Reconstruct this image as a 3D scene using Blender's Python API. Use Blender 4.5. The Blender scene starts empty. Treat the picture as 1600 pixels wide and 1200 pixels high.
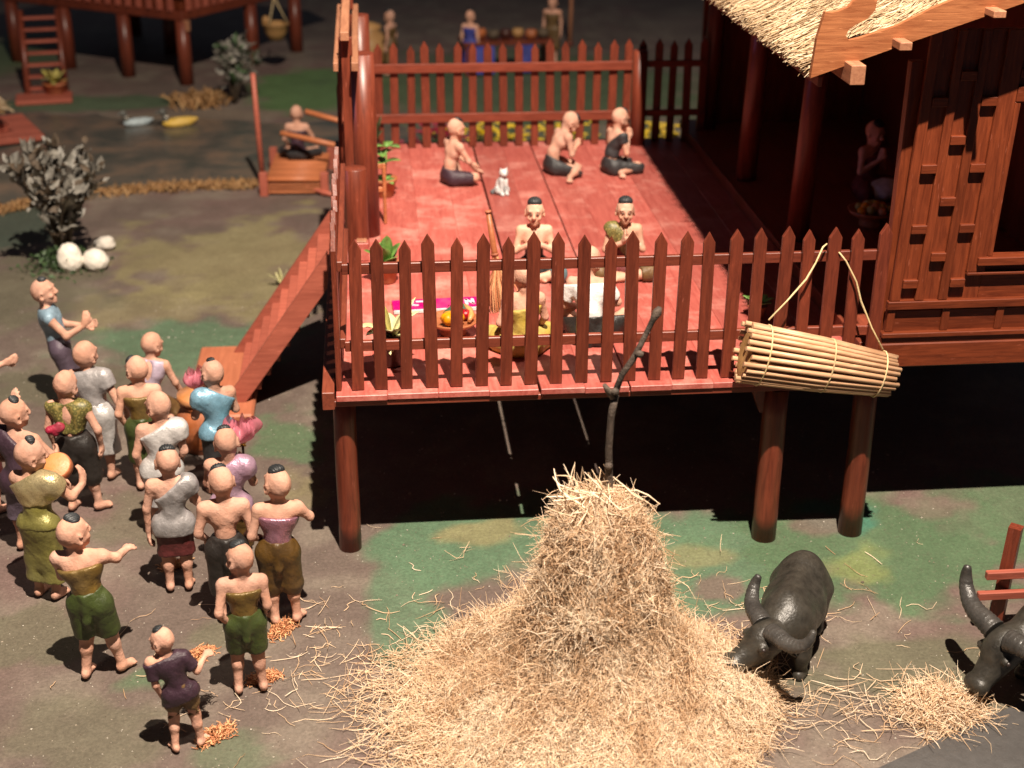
import bpy, math, random
import numpy as np
from mathutils import Matrix, Vector

random.seed(7)
RNG = np.random.default_rng(7)
scene = bpy.context.scene
COL = scene.collection

# ------------------------------------------------------------------ camera
FPX = 2263.67
CAMPOS = np.array([0.2163, -12.6126, 7.5638])
_p, _y, _r = 0.425, -0.0997, 0.0066
_F = np.array([-math.sin(_y) * math.cos(_p), math.cos(_y) * math.cos(_p), -math.sin(_p)])
_R0 = np.array([math.cos(_y), math.sin(_y), 0.0])
_U0 = np.cross(_R0, _F)
_R = _R0 * math.cos(_r) + _U0 * math.sin(_r)
_U = -_R0 * math.sin(_r) + _U0 * math.cos(_r)
cam_d = bpy.data.cameras.new('camera')
cam = bpy.data.objects.new('camera', cam_d)
COL.objects.link(cam)
M = Matrix(((_R[0], _U[0], -_F[0], CAMPOS[0]), (_R[1], _U[1], -_F[1], CAMPOS[1]),
            (_R[2], _U[2], -_F[2], CAMPOS[2]), (0, 0, 0, 1)))
cam.matrix_world = M
cam_d.sensor_width = 36.0
cam_d.lens = FPX * 36.0 / 1600.0
cam_d.clip_start = 0.1
cam_d.clip_end = 400
cam_d.dof.use_dof = True
cam_d.dof.focus_distance = 13.0
cam_d.dof.aperture_fstop = 0.68
scene.camera = cam

# ------------------------------------------------------------------ light
world = bpy.data.worlds.new('World')
scene.world = world
world.use_nodes = True
bg = world.node_tree.nodes['Background']
bg.inputs[0].default_value = (0.75, 0.8, 1.0, 1)
bg.inputs[1].default_value = 0.045


def spot(name, loc, target, power, size, blend, radius, col):
    d = bpy.data.lights.new(name, 'SPOT')
    d.energy = power
    d.spot_size = math.radians(size)
    d.spot_blend = blend
    d.shadow_soft_size = radius
    d.color = col
    o = bpy.data.objects.new(name, d)
    COL.objects.link(o)
    o.location = loc
    o.rotation_euler = (Vector(target) - Vector(loc)).to_track_quat('-Z', 'Y').to_euler()
    return o


spot('gallery_spot_lamp', (2.6, -10.3, 26.0), (1.2, 3.0, 0), 93000, 77, 1.0, 0.16, (1.0, 0.86, 0.71))
spot('gallery_blue_lamp', (-15.0, 2.5, 6.4), (7.0, 5.4, 2.3), 700, 13, 0.6, 0.3, (0.45, 0.42, 1.0))
spot('gallery_side_lamp', (9.5, 6.0, 17.5), (-2.0, -1.0, 0), 3200, 60, 0.8, 0.25, (1.0, 0.86, 0.72))

vs = scene.view_settings
vs.view_transform = 'Standard'
vs.look = 'None'
vs.exposure = 0.0
vs.gamma = 1.0
vs.use_curve_mapping = False
scene.render.resolution_x = 1024
scene.render.resolution_y = 768

H = 1.823          # height of the deck above the ground


def ray(px, py):
    return _F + _R * (px - 800) / FPX - _U * (py - 600) / FPX


def G(px, py, z=0.0):
    """the point of the horizontal plane at height z that the photo shows at px, py"""
    d = ray(px, py)
    return CAMPOS + d * ((z - CAMPOS[2]) / d[2])


def AY(px, py, Y):
    d = ray(px, py)
    return CAMPOS + d * ((Y - CAMPOS[1]) / d[1])


# ------------------------------------------------------------------ materials
def lin(r, g, b):
    def f(c):
        c /= 255.0
        return c / 12.92 if c <= 0.04045 else ((c + 0.055) / 1.055) ** 2.4
    return (f(r), f(g), f(b), 1.0)


def newmat(name):
    m = bpy.data.materials.new(name)
    m.use_nodes = True
    nt = m.node_tree
    return m, nt, nt.nodes, nt.links, nt.nodes['Principled BSDF']


def noise(nt, vec, scale, detail=4, rough=0.55, dist=0.0):
    n = nt.nodes.new('ShaderNodeTexNoise')
    n.inputs['Scale'].default_value = scale
    n.inputs['Detail'].default_value = detail
    n.inputs['Roughness'].default_value = rough
    n.inputs['Distortion'].default_value = dist
    nt.links.new(vec, n.inputs['Vector'])
    return n.outputs['Fac']


def ramp(nt, fac, stops):
    r = nt.nodes.new('ShaderNodeValToRGB')
    el = r.color_ramp.elements
    while len(el) < len(stops):
        el.new(0.5)
    for e, (p, c) in zip(el, stops):
        e.position = p
        e.color = c if len(c) == 4 else (*c, 1)
    nt.links.new(fac, r.inputs[0])
    return r.outputs[0]


def mixc(nt, fac, a, b, mode='MIX'):
    n = nt.nodes.new('ShaderNodeMix')
    n.data_type = 'RGBA'
    n.blend_type = mode
    for s, v in ((n.inputs[0], fac), (n.inputs[6], a), (n.inputs[7], b)):
        if hasattr(v, 'node'):
            nt.links.new(v, s)
        else:
            s.default_value = v
    return n.outputs[2]


def bump(nt, bsdf, h, strength, dist=0.01):
    b = nt.nodes.new('ShaderNodeBump')
    b.inputs['Strength'].default_value = strength
    b.inputs['Distance'].default_value = dist
    nt.links.new(h, b.inputs['Height'])
    nt.links.new(b.outputs[0], bsdf.inputs['Normal'])


def mathn(nt, op, a, b=None):
    n = nt.nodes.new('ShaderNodeMath')
    n.operation = op
    for i, v in enumerate((a, b)):
        if v is None:
            continue
        if hasattr(v, 'node'):
            nt.links.new(v, n.inputs[i])
        else:
            n.inputs[i].default_value = v
    return n.outputs[0]


def objvec(nt, scale=(1, 1, 1), rnd=37.0):
    tc = nt.nodes.new('ShaderNodeTexCoord')
    oi = nt.nodes.new('ShaderNodeObjectInfo')
    off = nt.nodes.new('ShaderNodeVectorMath')
    off.operation = 'SCALE'
    off.inputs[0].default_value = (1.0, 0.7, 1.3)
    k = mathn(nt, 'MULTIPLY', oi.outputs['Random'], rnd)
    nt.links.new(k, off.inputs['Scale'])
    ad = nt.nodes.new('ShaderNodeVectorMath')
    ad.operation = 'ADD'
    nt.links.new(tc.outputs['Object'], ad.inputs[0])
    nt.links.new(off.outputs[0], ad.inputs[1])
    mp = nt.nodes.new('ShaderNodeVectorMath')
    mp.operation = 'MULTIPLY'
    mp.inputs[1].default_value = scale
    nt.links.new(ad.outputs[0], mp.inputs[0])
    return ad.outputs[0], mp.outputs[0], oi.outputs['Random']


def wood(name, dark, light, axis=2, rough=0.45, grain=9.0, spec=0.4, vary=0.25, pale=None, bumps=0.35):
    m, nt, N, L, b = newmat(name)
    sc = [grain * 4] * 3
    sc[axis] = grain * 0.35
    raw, vec, rnd = objvec(nt, sc)
    g = noise(nt, vec, 1.0, 5, 0.65, 0.6)
    col = ramp(nt, g, [(0.28, dark), (0.5, tuple((a + c) / 2 for a, c in zip(dark, light))), (0.72, light)])
    big = noise(nt, raw, 2.2, 3, 0.5)
    col = mixc(nt, mathn(nt, 'MULTIPLY', big, vary), col, (0.02, 0.006, 0.004, 1))
    if pale:
        f = noise(nt, raw, 1.7, 6, 0.7)
        f = ramp(nt, f, [(0.5, (0, 0, 0, 1)), (0.72, (0.75, 0.75, 0.75, 1))])
        col = mixc(nt, f, col, pale)
    # tiny pale nicks in the varnish
    v = noise(nt, vec, 3.0, 2, 0.5)
    nick = ramp(nt, v, [(0.70, (0, 0, 0, 1)), (0.76, (0.5, 0.5, 0.5, 1))])
    col = mixc(nt, nick, col, tuple(min(1, c * 1.7 + 0.05) for c in light[:3]) + (1,))
    hsv = nt.nodes.new('ShaderNodeHueSaturation')
    nt.links.new(col, hsv.inputs['Color'])
    val = mathn(nt, 'ADD', mathn(nt, 'MULTIPLY', rnd, 0.35), 0.82)
    nt.links.new(val, hsv.inputs['Value'])
    L.new(hsv.outputs[0], b.inputs['Base Color'])
    b.inputs['Roughness'].default_value = rough
    b.inputs['Specular IOR Level'].default_value = spec
    bump(nt, b, g, bumps, 0.006)
    return m


def clay(name, c, rough=0.55, var=0.18, metal=0.0, spec=0.4, bs=0.35, dark=None, coat=0.0):
    m, nt, N, L, b = newmat(name)
    raw, vec, rnd = objvec(nt)
    n1 = noise(nt, raw, 9, 4, 0.6)
    n2 = noise(nt, raw, 45, 4, 0.6)
    d = dark or tuple(x * (1 - var * 1.8) for x in c[:3]) + (1,)
    l = tuple(min(1, x * (1 + var * 0.8)) for x in c[:3]) + (1,)
    col = ramp(nt, n1, [(0.3, d), (0.7, l)])
    hsv = N.new('ShaderNodeHueSaturation')
    L.new(col, hsv.inputs['Color'])
    L.new(mathn(nt, 'ADD', mathn(nt, 'MULTIPLY', rnd, 0.26), 0.86), hsv.inputs['Value'])
    L.new(mathn(nt, 'ADD', mathn(nt, 'MULTIPLY', noise(nt, raw, 4, 3, 0.6), 0.4), 0.80), hsv.inputs['Saturation'])
    L.new(hsv.outputs[0], b.inputs['Base Color'])
    rr = ramp(nt, n2, [(0.3, (rough - 0.1,) * 3), (0.7, (min(1, rough + 0.12),) * 3)])
    L.new(rr, b.inputs['Roughness'])
    b.inputs['Metallic'].default_value = metal
    b.inputs['Specular IOR Level'].default_value = spec
    b.inputs['Coat Weight'].default_value = coat
    h = mathn(nt, 'ADD', mathn(nt, 'MULTIPLY', n1, 2.0), n2)
    bump(nt, b, h, bs, 0.012)
    return m


def strawmat(name, a, bcol, c):
    m, nt, N, L, b = newmat(name)
    at = N.new('ShaderNodeAttribute')
    at.attribute_name = 'var'
    col = ramp(nt, at.outputs['Fac'], [(0.0, a), (0.5, bcol), (1.0, c)])
    L.new(col, b.inputs['Base Color'])
    b.inputs['Roughness'].default_value = 0.5
    b.inputs['Specular IOR Level'].default_value = 0.35
    return m


def plain(name, c, rough=0.6, **k):
    return clay(name, c, rough, **k)


MAT = {}
W = MAT
W['fence'] = wood('fence_wood', (0.085, 0.016, 0.008, 1), (0.215, 0.044, 0.021, 1), 2, 0.40, 9, 0.45)
W['rail'] = wood('rail_wood', (0.11, 0.022, 0.012, 1), (0.23, 0.05, 0.026, 1), 0, 0.42, 8, 0.4)
W['raily'] = wood('rail_wood_y', (0.13, 0.028, 0.015, 1), (0.26, 0.06, 0.03, 1), 1, 0.45, 8, 0.4)
W['deck'] = wood('deck_wood', (0.32, 0.062, 0.049, 1), (0.49, 0.130, 0.102, 1), 1, 0.45, 6, 0.4, 0.18,
                 pale=(0.62, 0.28, 0.23, 1))
W['post'] = wood('post_wood', (0.075, 0.014, 0.007, 1), (0.215, 0.046, 0.022, 1), 2, 0.38, 6, 0.45)
W['stair'] = wood('stair_wood', (0.27, 0.065, 0.042, 1), (0.46, 0.125, 0.08, 1), 0, 0.5, 6, 0.35)
W['housev'] = wood('house_wood_v', (0.085, 0.016, 0.006, 1), (0.215, 0.046, 0.016, 1), 2, 0.36, 7, 0.4)
W['househ'] = wood('house_wood_h', (0.085, 0.016, 0.006, 1), (0.22, 0.046, 0.016, 1), 0, 0.36, 7, 0.4)
W['barge'] = wood('barge_wood', (0.24, 0.070, 0.026, 1), (0.52, 0.20, 0.082, 1), 0, 0.4, 7, 0.4, 0.15, bumps=0.6)
W['beam'] = wood('beam_wood', (0.28, 0.11, 0.06, 1), (0.48, 0.22, 0.12, 1), 1, 0.5, 6, 0.35, 0.15)
W['orange'] = wood('orange_wood', (0.30, 0.095, 0.048, 1), (0.43, 0.145, 0.075, 1), 1, 0.5, 4, 0.3, 0.15)
W['slat'] = wood('slat_wood', (0.30, 0.09, 0.035, 1), (0.50, 0.17, 0.07, 1), 0, 0.45, 5, 0.35, 0.1)
W['terracotta'] = clay('terracotta', (0.40, 0.125, 0.048, 1), 0.55, 0.15)
W['darkpot'] = clay('dark_pot', (0.07, 0.022, 0.016, 1), 0.4, 0.2)
W['skin'] = clay('skin_clay', (0.55, 0.300, 0.215, 1), 0.7, 0.12, bs=0.45, spec=0.15)
W['skinpale'] = clay('skin_clay_pale', (0.62, 0.35, 0.24, 1), 0.6, 0.08, bs=0.3, spec=0.35)
W['hair'] = clay('hair_clay', (0.022, 0.024, 0.026, 1), 0.5, 0.2, bs=0.3)
for nm, c, rg, mt in (
        ('olive', (0.165, 0.105, 0.032, 1), 0.36, 0.25), ('green', (0.040, 0.055, 0.014, 1), 0.42, 0.0),
        ('brown', (0.085, 0.045, 0.012, 1), 0.42, 0.0), ('black', (0.022, 0.018, 0.016, 1), 0.45, 0.0),
        ('mauve', (0.34, 0.165, 0.215, 1), 0.28, 0.55), ('lilac', (0.40, 0.25, 0.34, 1), 0.36, 0.35),
        ('silver', (0.56, 0.54, 0.53, 1), 0.36, 0.35), ('grey', (0.36, 0.34, 0.34, 1), 0.38, 0.30),
        ('blue', (0.22, 0.42, 0.56, 1), 0.32, 0.4), ('purple', (0.045, 0.022, 0.034, 1), 0.45, 0.0),
        ('violet', (0.085, 0.062, 0.085, 1), 0.5, 0.0), ('maroon', (0.085, 0.016, 0.016, 1), 0.45, 0.0),
        ('goldgreen', (0.20, 0.18, 0.055, 1), 0.36, 0.3), ('gold', (0.52, 0.42, 0.22, 1), 0.3, 0.6),
        ('red', (0.30, 0.025, 0.05, 1), 0.5, 0.0), ('white', (0.72, 0.68, 0.66, 1), 0.55, 0.0),
        ('ochre', (0.42, 0.30, 0.07, 1), 0.55, 0.0), ('teal', (0.12, 0.20, 0.22, 1), 0.5, 0.0),
        ('vestblue', (0.20, 0.29, 0.36, 1), 0.45, 0.1), ('lavender', (0.50, 0.40, 0.50, 1), 0.45, 0.1),
        ('charcoal', (0.035, 0.034, 0.036, 1), 0.5, 0.0), ('plum', (0.05, 0.027, 0.040, 1), 0.5, 0.0),
        ('umber', (0.13, 0.075, 0.03, 1), 0.5, 0.0), ('robe', (0.16, 0.03, 0.03, 1), 0.6, 0.0),
        ('bluecloth', (0.05, 0.06, 0.30, 1), 0.6, 0.0)):
    W[nm] = clay(nm + '_cloth', c, rg, 0.16, metal=mt, bs=0.45)


def plaidmat():
    m, nt, N, L, b = newmat('plaid_cloth')
    raw, vec, rnd = objvec(nt)
    v = N.new('ShaderNodeTexVoronoi')
    v.inputs['Scale'].default_value = 26
    L.new(raw, v.inputs['Vector'])
    col = ramp(nt, v.outputs['Distance'], [(0.2, (0.26, 0.22, 0.07, 1)), (0.45, (0.06, 0.06, 0.015, 1)), (0.8, (0.22, 0.17, 0.05, 1))])
    L.new(col, b.inputs['Base Color'])
    b.inputs['Roughness'].default_value = 0.5
    return m


W['plaid'] = plaidmat()
W['hide'] = clay('buffalo_hide', (0.034, 0.030, 0.024, 1), 0.40, 0.30, bs=0.38, spec=0.45)
W['horn'] = clay('buffalo_horn', (0.050, 0.046, 0.042, 1), 0.33, 0.25, bs=0.5, spec=0.5)
W['stone'] = clay('white_stone', (0.72, 0.66, 0.58, 1), 0.5, 0.1)
W['leaf'] = clay('leaf_green', (0.16, 0.30, 0.07, 1), 0.4, 0.3)
W['leafdark'] = clay('leaf_dark', (0.05, 0.09, 0.035, 1), 0.45, 0.3)
W['leafpale'] = clay('leaf_pale', (0.62, 0.58, 0.30, 1), 0.45, 0.15)
W['leafyellow'] = clay('leaf_yellow', (0.42, 0.36, 0.10, 1), 0.45, 0.2)
W['leafgrey'] = clay('leaf_grey', (0.27, 0.25, 0.215, 1), 0.5, 0.35)
W['leafplum'] = clay('leaf_plum', (0.16, 0.03, 0.05, 1), 0.4, 0.3)
W['bark'] = clay('bark', (0.085, 0.060, 0.045, 1), 0.7, 0.4, bs=0.9)
W['twig'] = clay('twig', (0.10, 0.07, 0.045, 1), 0.7, 0.3)
W['yellow'] = clay('yellow_petal', (0.65, 0.45, 0.03, 1), 0.5, 0.15)
W['pinkfl'] = clay('pink_petal', (0.60, 0.22, 0.27, 1), 0.4, 0.15)
W['magenta'] = clay('magenta_paint', (0.50, 0.01, 0.13, 1), 0.35, 0.08, bs=0.1)
W['bamboo'] = wood('bamboo', (0.44, 0.225, 0.115, 1), (0.68, 0.43, 0.26, 1), 0, 0.4, 5, 0.35, 0.1, bumps=0.2)
W['wicker'] = wood('wicker', (0.34, 0.17, 0.06, 1), (0.55, 0.32, 0.13, 1), 0, 0.5, 6, 0.3, 0.1)
W['cord'] = clay('cord', (0.62, 0.47, 0.25, 1), 0.6, 0.1)
W['hay'] = strawmat('hay', (0.40, 0.225, 0.115, 1), (0.69, 0.475, 0.295, 1), (0.86, 0.70, 0.52, 1))
W['haycore'] = clay('hay_core', (0.44, 0.27, 0.125, 1), 0.8, 0.3, bs=0.8)
W['thatch'] = strawmat('thatch', (0.17, 0.10, 0.045, 1), (0.47, 0.32, 0.18, 1), (0.66, 0.52, 0.35, 1))
W['fluff'] = strawmat('orange_fluff', (0.40, 0.14, 0.06, 1), (0.60, 0.27, 0.13, 1), (0.74, 0.44, 0.22, 1))
W['drygrass'] = strawmat('dry_grass', (0.15, 0.08, 0.03, 1), (0.32, 0.165, 0.065, 1), (0.42, 0.26, 0.12, 1))
W['slab'] = clay('grey_slab', (0.062, 0.058, 0.056, 1), 0.45, 0.1)
W['duckblue'] = clay('duck_blue', (0.34, 0.40, 0.42, 1), 0.5, 0.15)
W['duckyellow'] = clay('duck_yellow', (0.62, 0.40, 0.08, 1), 0.5, 0.15)
W['duckhead'] = clay('duck_head', (0.10, 0.10, 0.09, 1), 0.4, 0.3)
W['catw'] = clay('cat_fur', (0.62, 0.62, 0.60, 1), 0.5, 0.3, dark=(0.16, 0.17, 0.18, 1))
W['catg'] = clay('cat_grey', (0.20, 0.21, 0.22, 1), 0.5, 0.3)
W['melonred'] = clay('melon_flesh', (0.55, 0.11, 0.10, 1), 0.4, 0.1)
W['melongreen'] = clay('melon_rind', (0.05, 0.10, 0.06, 1), 0.4, 0.3)
W['fruit'] = clay('orange_fruit', (0.66, 0.27, 0.02, 1), 0.35, 0.15)
W['apple'] = clay('apple_red', (0.30, 0.012, 0.02, 1), 0.3, 0.2)
W['banana'] = clay('tan_fruit', (0.58, 0.24, 0.09, 1), 0.45, 0.1)
W['ink'] = clay('white_ink', (0.75, 0.62, 0.68, 1), 0.5, 0.05, bs=0.05)
W['eye'] = clay('eye_line', (0.03, 0.02, 0.018, 1), 0.4, 0.1)
W['lip'] = clay('lip_clay', (0.45, 0.13, 0.10, 1), 0.5, 0.1)
W['brass'] = clay('gold_foil', (0.70, 0.42, 0.10, 1), 0.25, 0.2, metal=0.9)


# ------------------------------------------------------------------ object helpers
def tag(o, label, cat, group=None):
    o['label'] = label
    o['category'] = cat
    if group:
        o['group'] = group
    return o


def thing(name, label, cat, loc=(0, 0, 0), rz=0.0, group=None, rot=None, scale=1.0):
    o = bpy.data.objects.new(name, None)
    o.empty_display_size = 0.1
    COL.objects.link(o)
    o.location = tuple(float(x) for x in loc)
    o.rotation_euler = rot if rot else (0, 0, rz)
    o.scale = (scale,) * 3
    return tag(o, label, cat, group)


def fast_mesh(name, V, Q, smooth=True, tri=False):
    k = 3 if tri else 4
    V = np.asarray(V, np.float32)
    Q = np.asarray(Q, np.int32)
    me = bpy.data.meshes.new(name)
    me.vertices.add(len(V))
    me.vertices.foreach_set('co', V.ravel())
    me.loops.add(len(Q) * k)
    me.loops.foreach_set('vertex_index', Q.ravel())
    me.polygons.add(len(Q))
    me.polygons.foreach_set('loop_start', np.arange(len(Q), dtype=np.int32) * k)
    me.polygons.foreach_set('use_smooth', np.full(len(Q), smooth, dtype=bool))
    me.update(calc_edges=True)
    return me


def link(name, me, mat, parent=None, loc=None, rot=None, kind=None, label=None):
    o = bpy.data.objects.new(name, me)
    COL.objects.link(o)
    if mat is not None and len(me.materials) == 0:
        me.materials.append(W[mat] if isinstance(mat, str) else mat)
    if parent:
        o.parent = parent
    if loc is not None:
        o.location = tuple(float(x) for x in loc)
    if rot is not None:
        o.rotation_euler = rot
    if kind:
        o['kind'] = kind
    if label:
        o['label'] = label
    return o


class MB:
    """collects simple shapes into one mesh"""

    def __init__(s):
        s.v = []
        s.f = []
        s.smooth = []

    def add(s, vs, fs, smooth=False):
        n = len(s.v)
        s.v += [tuple(float(c) for c in v) for v in vs]
        s.f += [tuple(i + n for i in f) for f in fs]
        s.smooth += [smooth] * len(fs)
        return s

    def box(s, lo, hi, bev=0.006, jit=0.0):
        """box with chamfered edges"""
        lo = np.array(lo, float)
        hi = np.array(hi, float)
        b = min(bev, 0.3 * min(hi - lo))
        c = (lo + hi) / 2
        h = (hi - lo) / 2
        vs = []
        idx = {}
        for sx in (-1, 1):
            for sy in (-1, 1):
                for sz in (-1, 1):
                    S = np.array((sx, sy, sz))
                    jj = np.array([random.uniform(-jit, jit) for _ in range(3)])
                    for ax in range(3):
                        p = h - b
                        p[ax] = h[ax]
                        idx[(sx, sy, sz, ax)] = len(vs)
                        vs.append(c + S * p + jj)
        fs = []
        for ax in range(3):
            a1, a2 = (ax + 1) % 3, (ax + 2) % 3
            for sg in (-1, 1):
                q = []
                for u, w in ((-1, -1), (1, -1), (1, 1), (-1, 1)):
                    k = [0, 0, 0]
                    k[ax], k[a1], k[a2] = sg, u, w
                    q.append(idx[(*k, ax)])
                fs.append(q if sg > 0 else q[::-1])
            for u in (-1, 1):            # edges along ax
                for w in (-1, 1):
                    k1 = [0, 0, 0]
                    k2 = [0, 0, 0]
                    k1[ax], k2[ax] = -1, 1
                    for k in (k1, k2):
                        k[a1], k[a2] = u, w
                    q = [idx[(*k1, a1)], idx[(*k2, a1)], idx[(*k2, a2)], idx[(*k1, a2)]]
                    fs.append(q if u * w < 0 else q[::-1])
        for sx in (-1, 1):
            for sy in (-1, 1):
                for sz in (-1, 1):
                    q = [idx[(sx, sy, sz, a)] for a in range(3)]
                    fs.append(q if sx * sy * sz > 0 else q[::-1])
        return s.add(vs, fs)

    def tube(s, pts, radii, n=10, caps=True, smooth=True, flat=1.0):
        pts = [np.array(p, float) for p in pts]
        if not hasattr(radii, '__len__'):
            radii = [radii] * len(pts)
        vs, fs = [], []
        t0 = pts[1] - pts[0]
        ref = np.array((0, 0, 1.0)) if abs(t0[2]) < 0.8 * np.linalg.norm(t0) else np.array((0, 1.0, 0))
        a = None
        for i, p in enumerate(pts):
            t = pts[min(i + 1, len(pts) - 1)] - pts[max(i - 1, 0)]
            t = t / (np.linalg.norm(t) + 1e-9)
            if a is None:
                a = np.cross(t, ref)
            a = a - t * (a @ t)
            a /= np.linalg.norm(a) + 1e-9
            b = np.cross(t, a)
            for k in range(n):
                th = 2 * math.pi * k / n
                vs.append(p + radii[i] * (math.cos(th) * a + flat * math.sin(th) * b))
        for i in range(len(pts) - 1):
            for k in range(n):
                k2 = (k + 1) % n
                fs.append((i * n + k, i * n + k2, (i + 1) * n + k2, (i + 1) * n + k))
        s.add(vs, fs, smooth)
        if caps:
            m = len(s.v) - len(vs)
            s.f.append(tuple(m + k for k in range(n))[::-1])
            s.f.append(tuple(m + (len(pts) - 1) * n + k for k in range(n)))
            s.smooth += [False, False]
        return s

    def lathe(s, prof, n=24, c=(0, 0, 0), jit=0.0):
        vs, fs = [], []
        for i, (r, z) in enumerate(prof):
            for k in range(n):
                th = 2 * math.pi * k / n
                rr = r * (1 + jit * math.sin(3 * th + i))
                vs.append((c[0] + rr * math.cos(th), c[1] + rr * math.sin(th), c[2] + z))
        for i in range(len(prof) - 1):
            for k in range(n):
                k2 = (k + 1) % n
                fs.append((i * n + k, i * n + k2, (i + 1) * n + k2, (i + 1) * n + k))
        s.add(vs, fs, True)
        return s

    def ball(s, c, r, n=14, m=9, rot=None):
        r = np.array(r if hasattr(r, '__len__') else (r, r, r), float)
        R = np.array(rot) if rot is not None else np.eye(3)
        vs, fs = [], []
        for i in range(m + 1):
            ph = math.pi * i / m
            for k in range(n):
                th = 2 * math.pi * k / n
                p = np.array((math.sin(ph) * math.cos(th), math.sin(ph) * math.sin(th), -math.cos(ph))) * r
                vs.append(np.array(c) + R @ p)
        for i in range(m):
            for k in range(n):
                k2 = (k + 1) % n
                fs.append((i * n + k, i * n + k2, (i + 1) * n + k2, (i + 1) * n + k))
        return s.add(vs, fs, True)

    def prism(s, poly, y0, y1):
        """outline in x,z given thickness along y"""
        n = len(poly)
        vs = [(x, y0, z) for x, z in poly] + [(x, y1, z) for x, z in poly]
        fs = [tuple(range(n)), tuple(range(2 * n - 1, n - 1, -1))]
        fs += [(i, i + n, (i + 1) % n + n, (i + 1) % n) for i in range(n)]
        return s.add(vs, fs)

    def mesh(s, name):
        me = bpy.data.meshes.new(name)
        me.from_pydata(s.v, [], s.f)
        me.polygons.foreach_set('use_smooth', s.smooth)
        me.validate()
        me.update()
        return me

    def build(s, name, mat, parent=None, loc=None, rot=None, kind=None, label=None):
        return link(name, s.mesh(name), mat, parent, loc, rot, kind, label)


def box(name, lo, hi, mat, parent=None, bev=0.006, jit=0.0, rot=None):
    """chamfered box whose origin is its own centre"""
    lo = np.array(lo, float)
    hi = np.array(hi, float)
    c = (lo + hi) / 2
    return MB().box(lo - c, hi - c, bev, jit).build(name, mat, parent, c, rot)


def rod(name, a, b, r0, r1, mat, parent=None, n=14, seg=2, wob=0.0):
    """round post between two points"""
    a = np.array(a, float)
    b = np.array(b, float)
    pts = [(b - a) * t + np.array([random.uniform(-wob, wob) for _ in range(3)]) * (0 < t < 1)
           for t in np.linspace(0, 1, seg + 1)]
    return MB().tube(pts, list(np.linspace(r0, r1, seg + 1)), n).build(name, mat, parent, a)


# ------------------------------------------------------------------ strands
def strands(P, sides=3):
    """P: n x m x 3 polylines with widths -> thin closed tubes. returns V,Q"""
    pts, w = P
    n, m, _ = pts.shape
    t = np.gradient(pts, axis=1)
    t /= np.linalg.norm(t, axis=2, keepdims=True) + 1e-9
    rv = RNG.normal(size=(n, 1, 3))
    a = np.cross(t, rv)
    a /= np.linalg.norm(a, axis=2, keepdims=True) + 1e-9
    b = np.cross(t, a)
    V = np.empty((n, m, sides, 3))
    tap = np.ones(m)
    tap[0] = tap[-1] = 0.55
    ww = w[:, None, None] * tap[None, :, None]
    for k in range(sides):
        th = 2 * math.pi * k / sides
        V[:, :, k] = pts + ww * (math.cos(th) * a + math.sin(th) * b)
    base = np.arange(n)[:, None, None] * m * sides + np.arange(m - 1)[None, :, None] * sides
    k = np.arange(sides)[None, None, :]
    k2 = (k + 1) % sides
    Q = np.stack([base + k, base + k2, base + sides + k2, base + sides + k], -1).reshape(-1, 4)
    return V.reshape(-1, 3), Q


def strand_obj(name, pts, w, mat, parent=None, var=None, kind='stuff', loc=None):
    n, m, _ = pts.shape
    V, Q = strands((pts, w))
    me = fast_mesh(name, V, Q, True)
    if var is None:
        var = RNG.random(n)
    at = me.attributes.new('var', 'FLOAT', 'POINT')
    at.data.foreach_set('value', np.repeat(var, m * 3).astype(np.float32))
    return link(name, me, mat, parent, loc, kind=kind)


def curved(p0, d, L, m=5, bend=0.35):
    """n curved polylines from p0 along d"""
    n = len(p0)
    d = d / (np.linalg.norm(d, axis=1, keepdims=True) + 1e-9)
    s = RNG.normal(size=(n, 3))
    s -= d * np.sum(s * d, axis=1, keepdims=True)
    s /= np.linalg.norm(s, axis=1, keepdims=True) + 1e-9
    k = RNG.normal(0, bend, size=n)
    k2 = RNG.normal(0, bend * 0.4, size=n)
    t = np.linspace(-0.5, 0.5, m)
    pts = p0[:, None] + d[:, None] * (L[:, None, None] * t[None, :, None])
    pts = pts + s[:, None] * ((k * L)[:, None, None] * (t ** 2)[None, :, None])
    pts = pts + s[:, None] * ((k2 * L)[:, None, None] * (np.sin(t * 9))[None, :, None] * 0.3)
    return pts


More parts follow.
